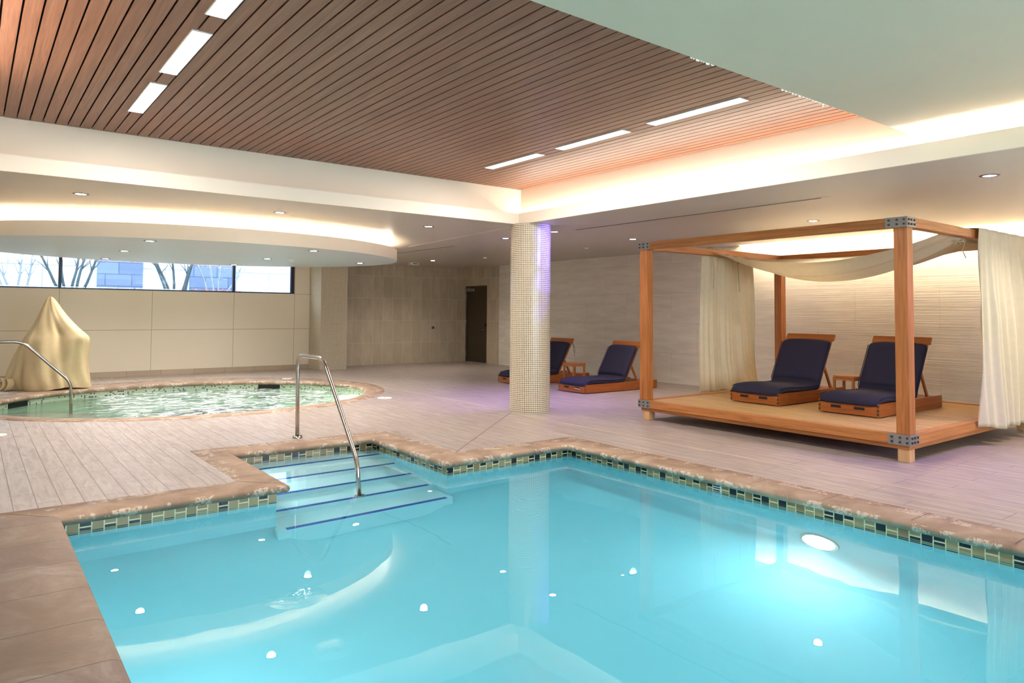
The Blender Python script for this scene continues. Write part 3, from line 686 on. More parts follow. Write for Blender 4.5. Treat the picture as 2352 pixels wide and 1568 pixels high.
# ------------------------------------------------------------------ ceiling lamps
def panel_light(x0, x1, y0, y1, lab, grp):
    cx, cyy = (x0 + x1) / 2, (y0 + y1) / 2
    t = empty('ceiling_panel_light', (cx, cyy, ZWOOD), lab, 'ceiling light', grp)
    m = MB(); z0, z1 = ZWOOD - .008, ZWOOD + .002
    m.box(x0 - .006, x0, y0, y1, z0, z1); m.box(x1, x1 + .006, y0, y1, z0, z1); m.box(x0 - .006, x1 + .006, y0 - .006, y0, z0, z1); m.box(x0 - .006, x1 + .006, y1, y1 + .006, z0, z1)
    m.build('frame', M['whitep'], t)
    m = MB(); m.box(x0, x1, y0, y1, ZWOOD - .005, ZWOOD + .001); m.build('diffuser', M['panel_e'], t)
    l = bpy.data.lights.new('panel_lamp', 'AREA'); l.shape = 'RECTANGLE'; l.size = x1 - x0; l.size_y = y1 - y0; l.energy = P_PANEL; l.color = (1, .96, .93); l.cycles.is_caustics_light = True
    o = bpy.data.objects.new('panel_lamp', l); COL.objects.link(o); o.location = (cx, cyy, ZWOOD - .009)
for i, (y0, y1, w1) in enumerate(((6.1, 7.09, 'farthest'), (4.78, 5.77, 'middle'), (3.45, 4.46, 'nearest'))):
    panel_light(1.075, 1.19, y0, y1, '%s of the three glowing rectangles in the left row of the wood ceiling' % w1, 'panel lights in the wood ceiling')
    panel_light(4.99, 5.11, y0, y1, '%s of the three glowing strips in the right row of the wood ceiling' % w1, 'panel lights in the wood ceiling')

DL = None
def mk_downlight(violet):
    t = empty('downlight', (0, 0, 0), '', 'downlight')
    m = MB(); m.lathe([(.052, .006), (.052, -.001), (.056, -.005), (.078, -.004), (.082, .001)], (0, 0, 0), 32); m.build('trim_ring', M['ring'], t, smooth=True)
    m = MB(); m.cyl((0, 0, -.0008), .0525, .0016, 'z', 32); m.build('lens', M['plens_e'] if violet else M['lens_e'], t)
    return t
protoW, protoP = mk_downlight(0), mk_downlight(1); usedW = usedP = False
DLS = [(.92, 8.92, ZC, 0, 'white ceiling downlight at the far left, nearest the wood ceiling recess'),
       (3.10, 8.93, ZC, 0, 'white ceiling downlight above the middle of the spa canopy rim'),
       (5.30, 8.95, ZC, 0, 'white ceiling downlight left of the mosaic column, before the canopy tip'),
       (7.13, 9.51, ZC, 1, 'violet ceiling downlight directly left of the mosaic column'),
       (7.13, 8.25, ZC, 1, 'violet ceiling downlight directly right of the mosaic column'),
       (8.83, 8.20, ZC, 0, 'white ceiling downlight left of the cabana corner'),
       (8.90, 5.03, ZC, 0, 'white ceiling downlight above the cabana top beam'),
       (7.20, 2.40, ZC, 1, 'violet ceiling downlight at the upper right, nearest the viewer'),
       (8.9, 14.8, ZC, 0, 'white ceiling downlight in front of the taupe stone wall'),
       (1.87, 10.34, ZD0, 0, 'downlight in the spa canopy, nearest of its left row'),
       (1.88, 12.36, ZD0, 0, 'downlight in the spa canopy, middle of its left row'),
       (1.90, 14.45, ZD0, 0, 'downlight in the spa canopy, farthest of its left row'),
       (4.11, 10.33, ZD0, 0, 'downlight in the spa canopy, nearest of its middle row'),
       (4.11, 12.43, ZD0, 0, 'downlight in the spa canopy, middle of its middle row'),
       (4.14, 14.52, ZD0, 0, 'downlight in the spa canopy, farthest of its middle row'),
       (5.81, 12.31, ZD0, 0, 'downlight alone at the right tip of the spa canopy'),
       (8.95, 1.86, ZC, 0, 'white ceiling downlight just past the right side of the cabana'), (8.95, -1.3, ZC, 0, 'white ceiling downlight right of the viewer'),
       (1.5, -1.4, ZSOF, 0, 'added white fill downlight in the soffit behind the viewer, left one'), (4.6, -1.4, ZSOF, 0, 'added white fill downlight in the soffit behind the viewer, right one')]  # soffit pair added out of view as fill light
for (x, y, z, v, lab) in DLS:
    if v: t = protoP if not usedP else copy_tree(protoP); usedP = True
    else: t = protoW if not usedW else copy_tree(protoW); usedW = True
    place(t, (x, y, z)); t['label'] = lab; t['group'] = 'violet downlights' if v else ('spa canopy downlights' if z == ZD0 else 'white ceiling downlights')
    l = bpy.data.lights.new('downlight_lamp', 'SPOT'); l.spot_size = 2.5 if not v else 1.8; l.spot_blend = .9; l.shadow_soft_size = .05
    l.energy = P_PURPLE if v else P_SPOT; l.color = (.36, .24, 1) if v else (1, .93, .88)
    l.cycles.is_caustics_light = not v
    o = bpy.data.objects.new('downlight_lamp', l); COL.objects.link(o); o.location = (x, y, z - .02)
# added violet beams placed at the near right fixture to tint the mosaic column
for (tz, sz, en) in ((2.46, 5.0, 1800), (2.18, 5.2, 1150), (1.82, 5.4, 700), (1.4, 5.4, 320)):
    l = bpy.data.lights.new('added_accent_lamp', 'SPOT'); l.spot_size = math.radians(sz); l.spot_blend = .9; l.shadow_soft_size = .03; l.energy = en; l.color = (.13, .10, 1)
    o = bpy.data.objects.new('added_accent_lamp', l); COL.objects.link(o); o.location = (7.2, 2.4, 2.6)
    o.rotation_euler = (Vector((6.425, 7.62, tz)) - Vector((7.2, 2.4, 2.6))).to_track_quat('-Z', 'Y').to_euler()
# sprinklers, smoke detector, emergency fitting
for (x, y, z, lab) in ((9.27, 13.13, ZC, 'small white sprinkler head in the ceiling left of the mosaic column'), (9.35, 9.88, ZC, 'small white sprinkler head in the ceiling left of the cabana')):
    t = empty('sprinkler', (x, y, z), lab, 'sprinkler'); m = MB(); m.lathe([(.045, 0), (.045, -.006), (.03, -.012), (.028, -.025), (0.001, -.03)], (x, y, z), 20); m.build('cap', M['whitep'], t, smooth=True)
    m = MB(); m.lathe([(.06, .0), (.058, -.004), (.045, -.005)], (x, y, z), 20); m.build('escutcheon', M['whitep'], t)
t = empty('smoke_detector', (4.5, 12.3, ZD0), 'small round detector under the spa canopy', 'smoke detector')
m = MB(); m.lathe([(.05, 0), (.05, -.02), (.035, -.03), (.03, -.045), (.001, -.048)], (4.5, 12.3, ZD0), 24); m.build('housing', M['whitep'], t, smooth=True)
m = MB(); m.lathe([(.062, 0), (.062, -.006), (.05, -.008)], (4.5, 12.3, ZD0), 24); m.build('base', M['whitep'], t)
t = empty('emergency_light', (8.9, 15.75, ZC), 'small white box fitting on the ceiling right of the spa canopy', 'emergency light')
m = MB(); m.box(8.78, 9.02, 15.66, 15.82, ZC - .06, ZC); m.build('housing', M['whitep'], t, bevel=.012)
m = MB(); m.cyl((8.80, 15.70, ZC - .075), .02, .03, 'z', 12); m.build('lamp_head', M['greymetal'], t)
m = MB(); m.box(8.83, 8.98, 15.652, 15.661, ZC - .045, ZC - .02); m.build('lens', M['greymetal'], t)

# ------------------------------------------------------------------ cabana
CX0, CX1, CY0, CY1 = 7.02, 10.29, 3.03, 6.42; PW = .14
cab = empty('cabana', ((CX0 + CX1) / 2, (CY0 + CY1) / 2, 0), 'open teak four post cabana with raised slatted deck beside the pool', 'cabana')
for (x, y) in ((CX0, CY0), (CX0, CY1 - PW), (CX1 - PW, CY0), (CX1 - PW, CY1 - PW)):
    m = MB(); m.box(x + .01, x + PW, y + .008, y + PW - .008, .255, 2.232); m.build('post', M['teak_z'], cab, bevel=.008)
    fx, fy = (x + .06, y + (.17 if y < 4 else -.17 + .0))
    fy = y + .02 if y < 4 else y - .02
    m = MB(); m.box(x + .03, x + .14, fy, fy + .11, 0, .118); m.build('foot', M['footwood'], cab, bevel=.004)
ZT0, ZT1, ZB0, ZB1 = 2.228, 2.322, .162, .258
def beam(x0, x1, y0, y1, z0, z1, mat, nm): m = MB(); m.box(x0, x1, y0, y1, z0, z1); return m.build(nm, mat, cab, bevel=.004)
for z0, z1, nm in ((ZT0, ZT1, 'top_beam'), (ZB0, ZB1, 'base_beam')):
    beam(CX0, CX0 + .1, CY0 + .101, CY1 - .101, z0, z1, M['teak_y'], nm); beam(CX1 - .1, CX1, CY0 + .101, CY1 - .101, z0, z1, M['teak_y'], nm)
    beam(CX0, CX1, CY0, CY0 + .1, z0, z1, M['teak_x'], nm); beam(CX0, CX1, CY1 - .1, CY1, z0, z1, M['teak_x'], nm)
beam(CX0 + .03, CX0 + .12, CY0 + .02, CY1 - .02, .117, .161, M['teak_y'], 'sub_frame'); beam(CX1 - .12, CX1 - .03, CY0 + .02, CY1 - .02, .117, .161, M['teak_y'], 'sub_frame')
beam(CX0 + .12, CX1 - .12, CY0 + .02, CY0 + .11, .117, .161, M['teak_x'], 'sub_frame'); beam(CX0 + .12, CX1 - .12, CY1 - .11, CY1 - .02, .117, .161, M['teak_x'], 'sub_frame')
# deck: planks run along y
m = MB(); x = CX0 + .102
while x < CX1 - .11:
    m.box(x, min(x + .064, CX1 - .102), CY0 + .102, CY1 - .102, .225, .25); x += .07
m.build('deck', M['deckwood'], cab)
# steel corner brackets with bolts
def bracket(x, y, z0, z1, sx, sy):
    # plates on the -x/+x face (running along y) and -y/+y face (running along x)
    t = .005; L = .2; Ls = .17
    xf = x; yf = y
    m = MB()
    xa, xb = (xf - t, xf) if sx < 0 else (xf, xf + t); ya, yb = (yf - t, yf) if sy < 0 else (yf, yf + t)
    y0, y1 = (yf - t, yf + L) if sy < 0 else (yf - L, yf + t)
    x0, x1 = (xf, xf + Ls) if sx < 0 else (xf - Ls, xf)
    m.box(xa, xb, y0, y1, z0 - .002, z1 + .002); m.box(x0, x1, ya, yb, z0 - .002, z1 + .002)
    b = m.build('bracket', M['greymetal'], cab)
    for q in (.025, .09, .165 if 1 else 0):
        for zz in (z0 + .026, z1 - .026):
            yy = yf + q if sy < 0 else yf - q; qx = q * .85; xx = xf + qx if sx < 0 else xf - qx
            m = MB(); m.cyl(((xa - .004) if sx < 0 else xb + .004, yy, zz), .011, .012, 'x', 6); m.build('bolt', M['bolt'], b)
            m = MB(); m.cyl((xx, (ya - .004) if sy < 0 else yb + .004, zz), .011, .014, 'y', 6); m.build('bolt', M['bolt'], b)
for (x, sx) in ((CX0, -1), (CX1, 1)):
    for (y, sy) in ((CY0, -1), (CY1, 1)):
        bracket(x, y, ZT0, ZT1, sx, sy); bracket(x, y, ZB0, ZB1, sx, sy)

# curtains
def fold(u, seed, a, fr):
    return a * (math.sin(u * fr * 2 * PI + seed) * .6 + math.sin(u * fr * 3.7 * PI + seed * 2.3) * .3 + math.sin(u * fr * 7.9 * PI + seed * .7) * .16)
def curt_r(u, v):
    # hung over the side beam; v 0..1 along the cloth from inside tail over the beam to the deck edge
    x = 8.63 + 1.49 * u + .03 * math.sin(9 * u) * v; L = [(.30, 3.145, 2.24), (.0, 3.14, 2.335), (0, 3.02, 2.34), (0, 2.995, 2.30)]
    if v < .04: q = v / .04; y, z = 3.15, 2.20 + .14 * q
    elif v < .10: q = (v - .04) / .06; y, z = 3.15 - .155 * q, 2.34 - .008 * math.sin(q * PI) * 0
    else:
        q = (v - .10) / .90; zb = .205 - .06 * u + .012 * math.sin(u * 40); z = 2.335 - (2.335 - zb) * q
        amp = .016 + .10 * min(1, q * 2.2); y = 2.975 - .02 * q + fold(u + .03 * math.sin(q * 3 + u * 4), 1.3, amp, 5.0) - .035 * q
        x += -.10 * math.sin(q * PI) * (1 - u) * .45 - .11 * q * u - .06 * q * (1 - u) + .02 * math.sin(q * 5 + u * 9) * q
    return Vector((x, y, z))
m = MB(); m.grid(curt_r, 150, 60)
o = m.build('curtain', M['cloth'], smooth=True, solid=.002); tag(o, 'ivory curtain hanging in folds from the right side of the cabana', 'curtain', 'cabana curtains')
def curt_l(u, v):
    z = 2.225 - 1.955 * v
    x = 8.28 + 1.23 * u - .05 * v * (1 - u) + u * (.12 * (1 - v) * v + .28 * max(0, v - .62) ** 2 * 5)
    y = 6.36 + fold(u + .02 * math.sin(v * 4), .4, .018 + .03 * v, 3.4) + (.05 * max(0, v - .8) * math.sin(u * 12))
    if abs(u - .42) < .2: y += .02 * math.sin((v - .85) * 20) * max(0, v - .8) * 4
    return Vector((x, y + .0, z))
m = MB(); m.grid(curt_l, 110, 50)
o = m.build('curtain', M['cloth'], smooth=True, solid=.002); tag(o, 'ivory curtain hanging from the left side of the cabana behind the lounger', 'curtain', 'cabana curtains')

# canopy swag
def canopy(u, v):
    y = 6.30 - 3.17 * v; s = 4 * v * (1 - v)
    D = [.27, .36, .42, .40, .34, .27, .20, .13, .08, .05][min(9, int(u * 9.999))]
    q = u * 9; i0 = min(8, int(q)); f = q - i0; LD = [.26, .33, .385, .40, .36, .30, .22, .15, .09, .05]; D = LD[i0] * (1 - f) + LD[i0 + 1] * f
    xl, xr = 8.45 + 1.35 * u, 8.10 + 1.75 * u
    x = xl * (1 - v) + xr * v + .12 * s * (1 - u) * 1.2
    z = 2.262 - .05 * (1 - s) * (1 if u > .02 else 0) * u - D * s + .04 * math.sin(u * 30 + v * 3) * (.3 + s) * (1 - u * .6) + .01 * math.sin(u * 61 + v * 9) * s * (1 - u)
    return Vector((x, y, z))
can = empty('canopy_cloth', (9, 4.7, 2.2), 'ivory fabric swag slung between the side beams of the cabana', 'canopy')
m = MB(); m.grid(canopy, 90, 60); m.build('swag', M['cloth'], can, smooth=True, solid=.002)
def cord(pts, nm='tie'): m = MB(); m.tube(pts, .006, 8); m.build(nm, M['rope'], can, smooth=True)
cord([(8.47, 6.29, 2.25), (8.45, 6.31, 2.34), (8.45, 6.37, 2.345), (8.45, 6.43, 2.33), (8.45, 6.432, 2.2), (8.46, 6.31, 2.19), (8.47, 6.30, 2.0), (8.46, 6.30, 1.75)])
cord([(9.05, 6.29, 2.24), (9.05, 6.31, 2.16), (9.06, 6.30, 2.0), (9.08, 6.30, 1.72)]); cord([(9.08, 6.29, 2.18), (9.04, 6.30, 2.12), (9.05, 6.295, 1.95), (9.06, 6.30, 1.84)])
cord([(8.50, 3.16, 2.2), (8.62, 3.12, 2.19), (8.60, 3.14, 2.1), (8.66, 3.13, 2.02)]); cord([(8.42, 3.15, 2.16), (8.55, 3.16, 2.2), (8.6, 3.16, 2.17)])

# ------------------------------------------------------------------ loungers (local: foot end at x=0, right side y=0, lies along +x)
def lounger(L, hingex):
    t = empty('sun_lounger', (0, 0, 0), '', 'sun lounger'); W = .70; H = .155; Z0 = .012
    m = MB(); m.box(0, L, 0, .025, Z0, H); m.build('side_rail', M['lteak_x'], t, bevel=.002)
    m = MB(); m.box(0, L, W - .025, W, Z0, H); m.build('side_rail', M['lteak_x'], t, bevel=.002)
    m = MB(); m.box(-.004, .022, .0251, W - .0251, Z0, H - .03); fb = m.build('foot_board', M['lteak_y'], t, bevel=.002)
    for y in (.16, .43):
        m = MB(); m.box(-.0055, -.0035, y, y + .12, .072, .102); m.build('hand_slot', M['black'], fb)
    for k in range(3):
        for y in (0, W - .025):
            m = MB(); m.box(-.0045, .0, y + .001, y + .024, .03 + .045 * k, .05 + .045 * k); m.build('finger_joint', M['bolt'], fb)
    m = MB(); m.box(L - .025, L, .0251, W - .0251, Z0, .06); m.build('head_board', M['lteak_y'], t, bevel=.002)
    for (x, y) in ((.06, .04), (.06, W - .1), (L - .14, .04), (L - .14, W - .1)):
        m = MB(); m.box(x, x + .06, y, y + .06, 0, Z0 + .002); m.build('leg', M['footwood'], t)
    m = MB(); xx = .03
    while xx < L - .1: m.box(xx, xx + .06, .0251, W - .0251, .128, .146); xx += .085
    m.build('slats', M['lteak_y'], t)
    # backrest
    A = math.radians(60); hx, hz = hingex, .17
    rot = Matrix.Rotation(-A, 3, 'Y'); BL = .80
    m = MB(); m.box(hx, hx + BL, .03, .07, hz - .02, hz + .012, rot, (hx, 0, hz)); m.box(hx, hx + BL, W - .07, W - .03, hz - .02, hz + .012, rot, (hx, 0, hz))
    m.box(hx + BL - .09, hx + BL, .0, W, hz - .012, hz + .016, rot, (hx, 0, hz))
    q = 0.05
    while q < BL - .14: m.box(hx + q, hx + q + .06, .07, W - .07, hz - .005, hz + .01, rot, (hx, 0, hz)); q += .085
    m.build('backrest', M['lteak_y'], t, bevel=.002)
    for y in (.028, W - .05):
        a = Vector((hx + math.cos(A) * .30 + .02, y, hz + math.sin(A) * .30)); b = Vector((hx + .34, y, .13))
        dv = b - a; m = MB(); m.box(0, dv.length, 0, .022, -.02, .02); ang = math.atan2(-dv.z, dv.x)
        bmesh.ops.rotate(m.bm, verts=m.bm.verts, cent=(0, 0, 0), matrix=Matrix.Rotation(ang, 3, 'Y')); bmesh.ops.translate(m.bm, verts=m.bm.verts, vec=a)
        m.build('strut', M['lteak_x'], t, bevel=.002)
    # cushion: closed pad swept along seat and back
    T = .085; path = []
    s0 = -.045
    for k in range(13):
        x = s0 + (hx - .02 - s0) * k / 12; z = .152 + .008 * math.sin(k / 12 * PI * 2) - (.035 * max(0, 1 - k / 2.2)); path.append((x, z, PI / 2))
    for k in range(11):
        d = .03 + (BL - .10 - .03) * k / 10; path.append((hx + math.cos(A) * d - .02 * math.sin(A), hz + math.sin(A) * d + .02 * math.cos(A), PI / 2 + A * min(1, (k + 1) / 2)))
    nl = len(path); m = MB(); rows = []
    for i, (px, pz, an) in enumerate(path):
        nx_, nz_ = math.cos(an), math.sin(an); row = []
        endf = 1 if 0 < i < nl - 1 else .55
        e = min(i, nl - 1 - i); wd = (.012 if e == 0 else 0)
        NY = 12; y0, y1 = -.002 + wd, W + .002 - wd
        top = []; bot = []
        for j in range(NY + 1):
            v = j / NY; y = y0 + (y1 - y0) * v; ed = min(v, 1 - v); th = T * (.78 + .22 * min(1, ed * 9)) * endf + .012 * math.sin(v * PI)
            top.append((px + nx_ * th, y, pz + nz_ * th))
            bot.append((px, y, pz))
        rows.append([m.bm.verts.new(p) for p in top + bot[::-1]]); rows[-1] = rows[-1] if 0 < i < nl - 1 else rows[-1]
    for a, b in zip(rows, rows[1:]):
        c = len(a)
        for j in range(c): m.bm.faces.new((a[j], a[(j + 1) % c], b[(j + 1) % c], b[j]))
    m.bm.faces.new(rows[0]); m.bm.faces.new(rows[-1][::-1])
    edges = [[r[0].co.copy() + Vector((0, .004, -.004)) for r in rows[1:-1]], [r[12].co.copy() + Vector((0, -.004, -.004)) for r in rows[1:-1]]]
    cu = m.build('cushion', M['navy'], t, smooth=True, sub=1)
    for e in edges: m = MB(); m.tube(e, .005, 6); m.build('piping', M['navydark'], cu, smooth=True)
    return t
A_ = lounger(1.62, .97)
place(A_, (7.955, 4.965, .25)); A_['label'] = 'navy cushioned teak lounger on the cabana deck, beside the left curtain'; A_['group'] = 'loungers on the cabana deck'
B_ = copy_tree(A_); place(B_, (7.96, 3.755, .25)); B_['label'] = 'navy cushioned teak lounger on the cabana deck, behind the front right post'
C_ = lounger(1.82, 1.0)
place(C_, (8.42, 8.905, 0)); C_['label'] = 'navy cushioned teak lounger on the tiled floor, between column and cabana'; C_['group'] = 'loungers on the floor by the wall'
D_ = copy_tree(C_); place(D_, (8.41, 10.72, 0)); D_['label'] = 'navy cushioned teak lounger on the floor, partly hidden behind the mosaic column'
# dangling ties of the lounger behind the column, folded papers
for root, pts in ((D_, [[(1.33, .0, .80), (1.37, -.015, .70), (1.36, -.02, .64), (1.38, -.02, .58)], [(1.34, -.005, .80), (1.38, -.02, .72), (1.40, -.02, .62), (1.39, -.02, .50)]]),):
    for p in pts:
        m = MB(); m.tube(p, .004, 6); o = m.build('tie_string', M['navydark'], smooth=True); o.parent = root
m = MB(); m.box(-.03, .0, .14, .26, .074, .080, Matrix.Rotation(.1, 3, 'X'), (0, .2, .08)); o = m.build('care_tag', M['whitep']); o.parent = C_
for dx, dy in ((.93, .22), (.95, .14)):
    m = MB(); m.lathe([(.001, .246), (.012, .244), (.013, .236)], (dx, dy, 0), 10); o = m.build('tuft_button', M['whitep']); o.parent = B_

# side tables
def side_table(s, h, rounded):
    t = empty('side_table', (0, 0, 0), '', 'side table'); th = .022
    m = MB()
    if rounded:
        vs = []; n = 24
        for zz in (h - th, h):
            vs.append([m.bm.verts.new((s / 2 + (s / 2 + .015) * (abs(math.cos(a)) ** .6) * (1 if math.cos(a) > 0 else -1), s / 2 + (s / 2 + .015) * (abs(math.sin(a)) ** .6) * (1 if math.sin(a) > 0 else -1), zz)) for a in [2 * PI * (i + .5) / n for i in range(n)]])
        for i in range(n): m.bm.faces.new((vs[0][i], vs[0][(i + 1) % n], vs[1][(i + 1) % n], vs[1][i]))
        m.bm.faces.new(vs[1]); m.bm.faces.new(vs[0][::-1])
    else: m.box(0, s, 0, s, h - th, h)
    m.build('tabletop', M['teak_y'], t, bevel=.003)
    for (x, y) in ((.01, .01), (.01, s - .04), (s - .04, .01), (s - .04, s - .04)):
        m = MB(); m.box(x, x + .03, y, y + .03, 0, h - th); m.build('leg', M['teak_z'], t, bevel=.002)
    m = MB(); m.box(.04, s - .04, .012, .028, h - th - .04, h - th); m.box(.04, s - .04, s - .028, s - .012, h - th - .04, h - th)
    m.box(.012, .028, .04, s - .04, h - th - .04, h - th); m.box(s - .028, s - .012, .04, s - .04, h - th - .04, h - th); m.build('apron', M['teak_x'], t)
    return t
T1 = side_table(.32, .43, False); place(T1, (9.13, 9.99, 0)); T1['label'] = 'small square teak side table on the floor between the two wall loungers'
T2 = side_table(.30, .35, True); place(T2, (8.99, 4.55, .25)); T2['label'] = 'small round edged teak side table between the two cabana loungers'

# ------------------------------------------------------------------ handrails
def smooth_path(pts, r, n=7):
    pts = [Vector(p) for p in pts]; out = [pts[0]]
    for i in range(1, len(pts) - 1):
        a = (pts[i - 1] - pts[i]); b = (pts[i + 1] - pts[i]); rr = min(r, a.length * .45, b.length * .45)
        p0 = pts[i] + a.normalized() * rr; p2 = pts[i] + b.normalized() * rr
        for k in range(n + 1):
            q = k / n; out.append(p0 * (1 - q) ** 2 + pts[i] * 2 * q * (1 - q) + p2 * q * q)
    out.append(pts[-1]); return out
t = empty('pool_handrail', (2.88, 7.6, 0), 'bent stainless steel handrail descending into the pool steps', 'handrail', 'stainless handrails')
m = MB(); m.tube(smooth_path([(2.88, 7.60, 0), (2.88, 7.63, .90), (2.88, 6.93, .905), (2.87, 6.06, .0), (2.86, 5.99, -.87)], .14, 9), .0215, 16); m.build('rail', M['metal'], t, smooth=True)
m = MB(); m.lathe([(.022, .03), (.05, .026), (.052, .003), (.052, 0)], (2.88, 7.60, .0), 24); m.build('flange', M['metal'], t, smooth=True)
m = MB(); m.lathe([(.022, .02), (.052, .016), (.055, 0)], (2.86, 5.985, -.87 + .16), 24); m.build('flange', M['metal'], t, smooth=True)
t = empty('spa_handrail', (1.255, 12.44, 0), 'bent stainless steel handrail entering the spa at the left', 'handrail', 'stainless handrails')
m = MB(); m.tube(smooth_path([(-.35, 12.45, 0), (-.33, 12.45, .915), (.62, 12.445, .915), (1.235, 12.44, .30), (1.255, 12.44, -.6)], .12, 9), .0225, 16); m.build('rail', M['metal'], t, smooth=True)
m = MB(); m.lathe([(.022, .03), (.05, .026), (.052, .003)], (-.35, 12.45, 0), 24); m.build('flange', M['metal'], t, smooth=True)

# deck lids
def lid(x, y, r, lab, mat='whitep', cat='floor drain'):
    t = empty('floor_drain', (x, y, 0), lab, cat); m = MB(); m.cyl((x, y, .004), r, .008, 'z', 36); m.build('cover', M[mat], t, bevel=.002)
    m = MB(); m.cyl((x, y, .0085), r * .25, .002, 'z', 20); m.build('key_hole', M['greymetal'], t)
lid(5.33, 10.31, .115, 'white round lid in the floor right of the spa'); lid(5.2, 14.35, .10, 'white round lid in the floor behind the far side of the spa')
lid(.27, 9.62, .1, 'white round lid in the floor at the left edge')
t = empty('deck_jet', (5.55, 11.75, 0), 'dark recessed fitting in the spa coping at its right end', 'deck fitting')
m = MB(); m.cyl((5.56, 12.3, .007), .075, .006, 'z', 24); m.build('ring', M['ring'], t); m = MB(); m.cyl((5.55, 12.31, .011), .028, .006, 'z', 16); m.build('nozzle', M['whitep'], t)

# ------------------------------------------------------------------ covered pool lift
t = empty('pool_lift', (1.15, 14.9, 0), 'pool lift under a khaki canvas cover standing at the spa edge', 'pool lift')
rx = Vector((.794, -.607, 0)); fw = Vector((.607, .794, 0)); C0 = Vector((1.13, 14.95, 0))
prof_ = [(0.02, .66, .70, .52), (.10, .68, .70, .54), (.22, .68, .66, .54), (.37, .60, .64, .52), (.6, .52, .66, .48), (.78, .43, .69, .42), (.88, .38, .71, .38), (.93, .35, .68, .34), (1.0, .32, .58, .30), (1.1, .27, .46, .26), (1.2, .225, .36, .22), (1.35, .16, .22, .16), (1.5, .09, .12, .10), (1.58, .055, .065, .06), (1.61, .03, .03, .03)]
rnd = random.Random(3); ph = [rnd.uniform(0, 6) for _ in range(8)]
m = MB(); n = 120; rings = []
for (z, a, b, dpt) in prof_:
    ring = []
    for i in range(n):
        th = 2 * PI * i / n; c, s = math.cos(th), math.sin(th)
        wx = (b * .97 if c > 0 else a * .84); x = wx * (abs(c) ** .85) * (1 if c > 0 else -1); y = dpt * (abs(s) ** .85) * (1 if s > 0 else -1)
        fd = 1 - z / 1.7; k = 1 + (.06 * math.sin(5 * th + ph[0] + z * 2) + .045 * math.sin(9 * th + ph[1] - z * 4) + .025 * math.sin(17 * th + ph[2] + z * 6)) * (.3 + fd)
        if -2.4 < th - 2 * PI < -.2 or .0 < 0: k -= .10 * math.exp(-((th - 5.3) / .35) ** 2) * math.exp(-((z - .95) / .28) ** 2) * 2.2
        zz = z + (.022 * math.sin(3 * th + ph[3]) + .035 * math.exp(-((th - 4.9) / .3) ** 2) * -1) * (1 if z < .05 else .3)
        p = C0 + rx * (x * k) + fw * (y * k) + Vector((0, 0, max(zz, .006)))
        ring.append(m.bm.verts.new(p))
    rings.append(ring)
for a, b in zip(rings, rings[1:]):
    for i in range(n): m.bm.faces.new((a[i], a[(i + 1) % n], b[(i + 1) % n], b[i]))
m.bm.faces.new(rings[-1]); m.build('cover', M['cover'], t, smooth=True, sub=1)
def CP(r, f, z): return C0 + rx * r + fw * f + Vector((0, 0, z))
m = MB(); m.tube([CP(-.60, -.42, .10), CP(-.45, -.50, .16), CP(-.25, -.42, .22)], .02, 12); m.build('arm', M['metal'], t, smooth=True)
m = MB(); m.grid(lambda u, v: CP(-1.25 + .62 * u, -.46 + .26 * v, .16 - .10 * u + .012 * math.sin(v * PI)), 10, 6); m.build('footrest', M['cover'], t, smooth=True, solid=.03)
m = MB(); m.grid(lambda u, v: CP(-.50 + .20 * u + .05 * math.sin(v * 3), -.50 + .05 * math.sin(u * 14) - .06 * v, .20 * (1 - v) + .01), 24, 10); m.build('cover_tail', M['cover'], t, smooth=True, solid=.004)
m = MB(); m.box(1.0, 1.35, 14.6, 15.1, .0, .28); m.build('base', M['black'], t)

# ------------------------------------------------------------------ outside the window
GZ = 1.62
m = MB(); m.quad((-14, YW + .3, GZ), (24, YW + .3, GZ), (24, 34, GZ), (-14, 34, GZ)); ST(m, 'ground_outside', plain('pale gravel', (120, 120, 116), .8))
k = N('pale stone garden wall'); p = k.co('World'); xx, yy_, zz = k.sep(p)[:3]
c_, f_a = k.brick(k.comb(xx, k.math('ADD', zz, .35), 0), 1.6, .75, .012, lin((172, 178, 184)), lin((160, 167, 175)), lin((96, 104, 120)), .5, 2)
k.bsdf(k.mix(k.math('MULTIPLY', k.noise(p, 2, 5), .3), c_, lin((140, 150, 166))), .7); M['stonewall'] = k.m
m = MB(); m.box(-14, 24, 24, 24.3, GZ, 5); gw = ST(m, 'wall_garden', M['stonewall'])
k = N('blue grey block wall'); p = k.co('World'); xx, yy_, zz = k.sep(p)[:3]
c_, f_a = k.brick(k.comb(xx, zz, 0), .7, .35, .012, lin((66, 84, 118)), lin((84, 102, 134)), lin((44, 58, 86)), .5, 2); k.bsdf(c_, .7)
for (x0, x1) in ((2.95, 4.15), (5.5, 6.9)):
    m = MB(); m.box(x0, x1, 23.9, 23.99, GZ, 4.6); ST(m, 'wall_blocks', k.m)
bark = plain('pale blue bark', (34, 64, 76), .8, nz=.3, sc=14); bark2 = plain('whitish bark', (120, 132, 140), .8, nz=.2, sc=14)
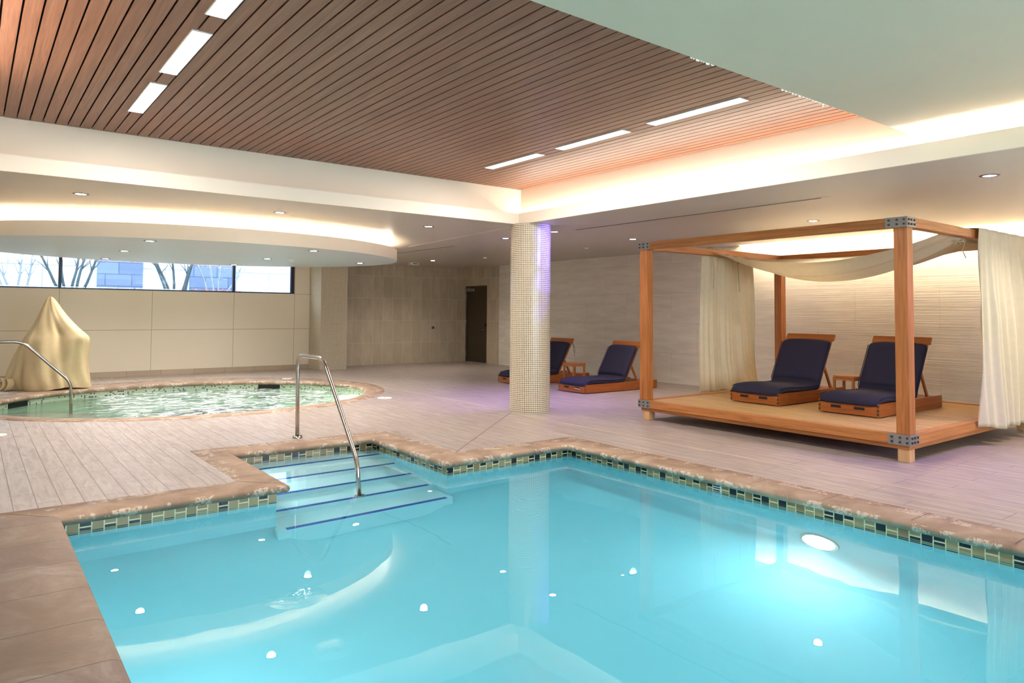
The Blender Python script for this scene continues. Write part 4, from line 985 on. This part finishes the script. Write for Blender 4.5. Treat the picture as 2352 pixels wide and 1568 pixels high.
def tree(x, y, stems, lab, mat, seed, sz=1.0):
    t = empty('bare_tree', (x, y, GZ), lab, 'tree', 'bare trees outside the window'); rn = random.Random(seed)
    tr = MB(); br = MB()
    for i in range(stems):
        a = -1.0 + 2.0 * (i + .5) / stems + rn.uniform(-.1, .1); p = Vector((x + a * .18 * sz, y + rn.uniform(-.15, .15), GZ - .05)); pts = [p.copy()]
        d = Vector((a * .45, rn.uniform(-.2, .2), 1)).normalized()
        for k in range(9):
            d = (d + Vector((rn.uniform(-.16, .16) + a * .03, rn.uniform(-.1, .1), rn.uniform(-.02, .1)))).normalized(); p = p + d * .26 * sz; pts.append(p.copy())
            if k > 1:
                for s in range(2):
                    q = p.copy(); e = (d + Vector((rn.uniform(-.9, .9), rn.uniform(-.5, .5), rn.uniform(0, .5)))).normalized(); bp = [q.copy()]
                    for _ in range(4): e = (e + Vector((rn.uniform(-.3, .3), rn.uniform(-.2, .2), rn.uniform(-.1, .3)))).normalized(); q = q + e * .13 * sz; bp.append(q.copy())
                    br.tube(bp, .01, 5, [.014 * sz, .011 * sz, .009 * sz, .006 * sz, .004 * sz])
        tr.tube(pts, .05, 8, [(.038 - .003 * k) * sz for k in range(10)])
    tr.build('trunk', mat, t, smooth=True); br.build('branches', mat, t, smooth=True)
tree(1.95, 20.2, 5, 'bare multi stemmed tree outside, right of the left window mullion', bark, 11)
tree(4.3, 20.2, 5, 'bare multi stemmed tree outside, left of the right window mullion', bark, 5)
tree(.9, 22.3, 4, 'pale bare shrub tree outside at the left end of the window', bark2, 21, .9)
tree(5.95, 22.6, 4, 'pale bare tree in front of the blue grey blocks outside', bark2, 33, .9)
hm = plain('pinkish dry hedge', (160, 104, 104), .9, nz=.3, sc=60)
def hedge(x0, x1, y, h, lab):
    rn = random.Random(int(x0 * 10)); m = MB()
    for i in range(int((x1 - x0) * 420)):
        p = Vector((rn.uniform(x0, x1), y + rn.uniform(-.25, .25), GZ + rn.uniform(.02, h))); d = Vector((rn.uniform(-1, 1), rn.uniform(-1, 1), rn.uniform(0, 1.2))).normalized() * .05; s = d.orthogonal().normalized() * .012
        m.bm.faces.new([m.bm.verts.new(q) for q in (p - s, p + s, p + d + s * .5, p + d - s * .5)])
    m.box(x0, x1, y - .2, y + .2, GZ, GZ + h * .8); o = m.build('hedge', hm); tag(o, lab, 'hedge')
hedge(2.75, 3.9, 22.8, .36, 'low pinkish hedge outside in front of the left blue grey blocks'); hedge(5.3, 6.7, 22.8, .42, 'low pinkish hedge outside near the right window mullion')
t = empty('sign_post', (4.1, 21.5, GZ), 'small blank white sign on a thin post outside the window', 'sign')
m = MB(); m.cyl((4.1, 21.5, GZ + .28), .018, .6, 'z', 10); m.build('post', M['whitep'], t); m = MB(); m.box(3.98, 4.22, 21.48, 21.5, GZ + .5, GZ + .95); m.build('plate', M['whitep'], t)
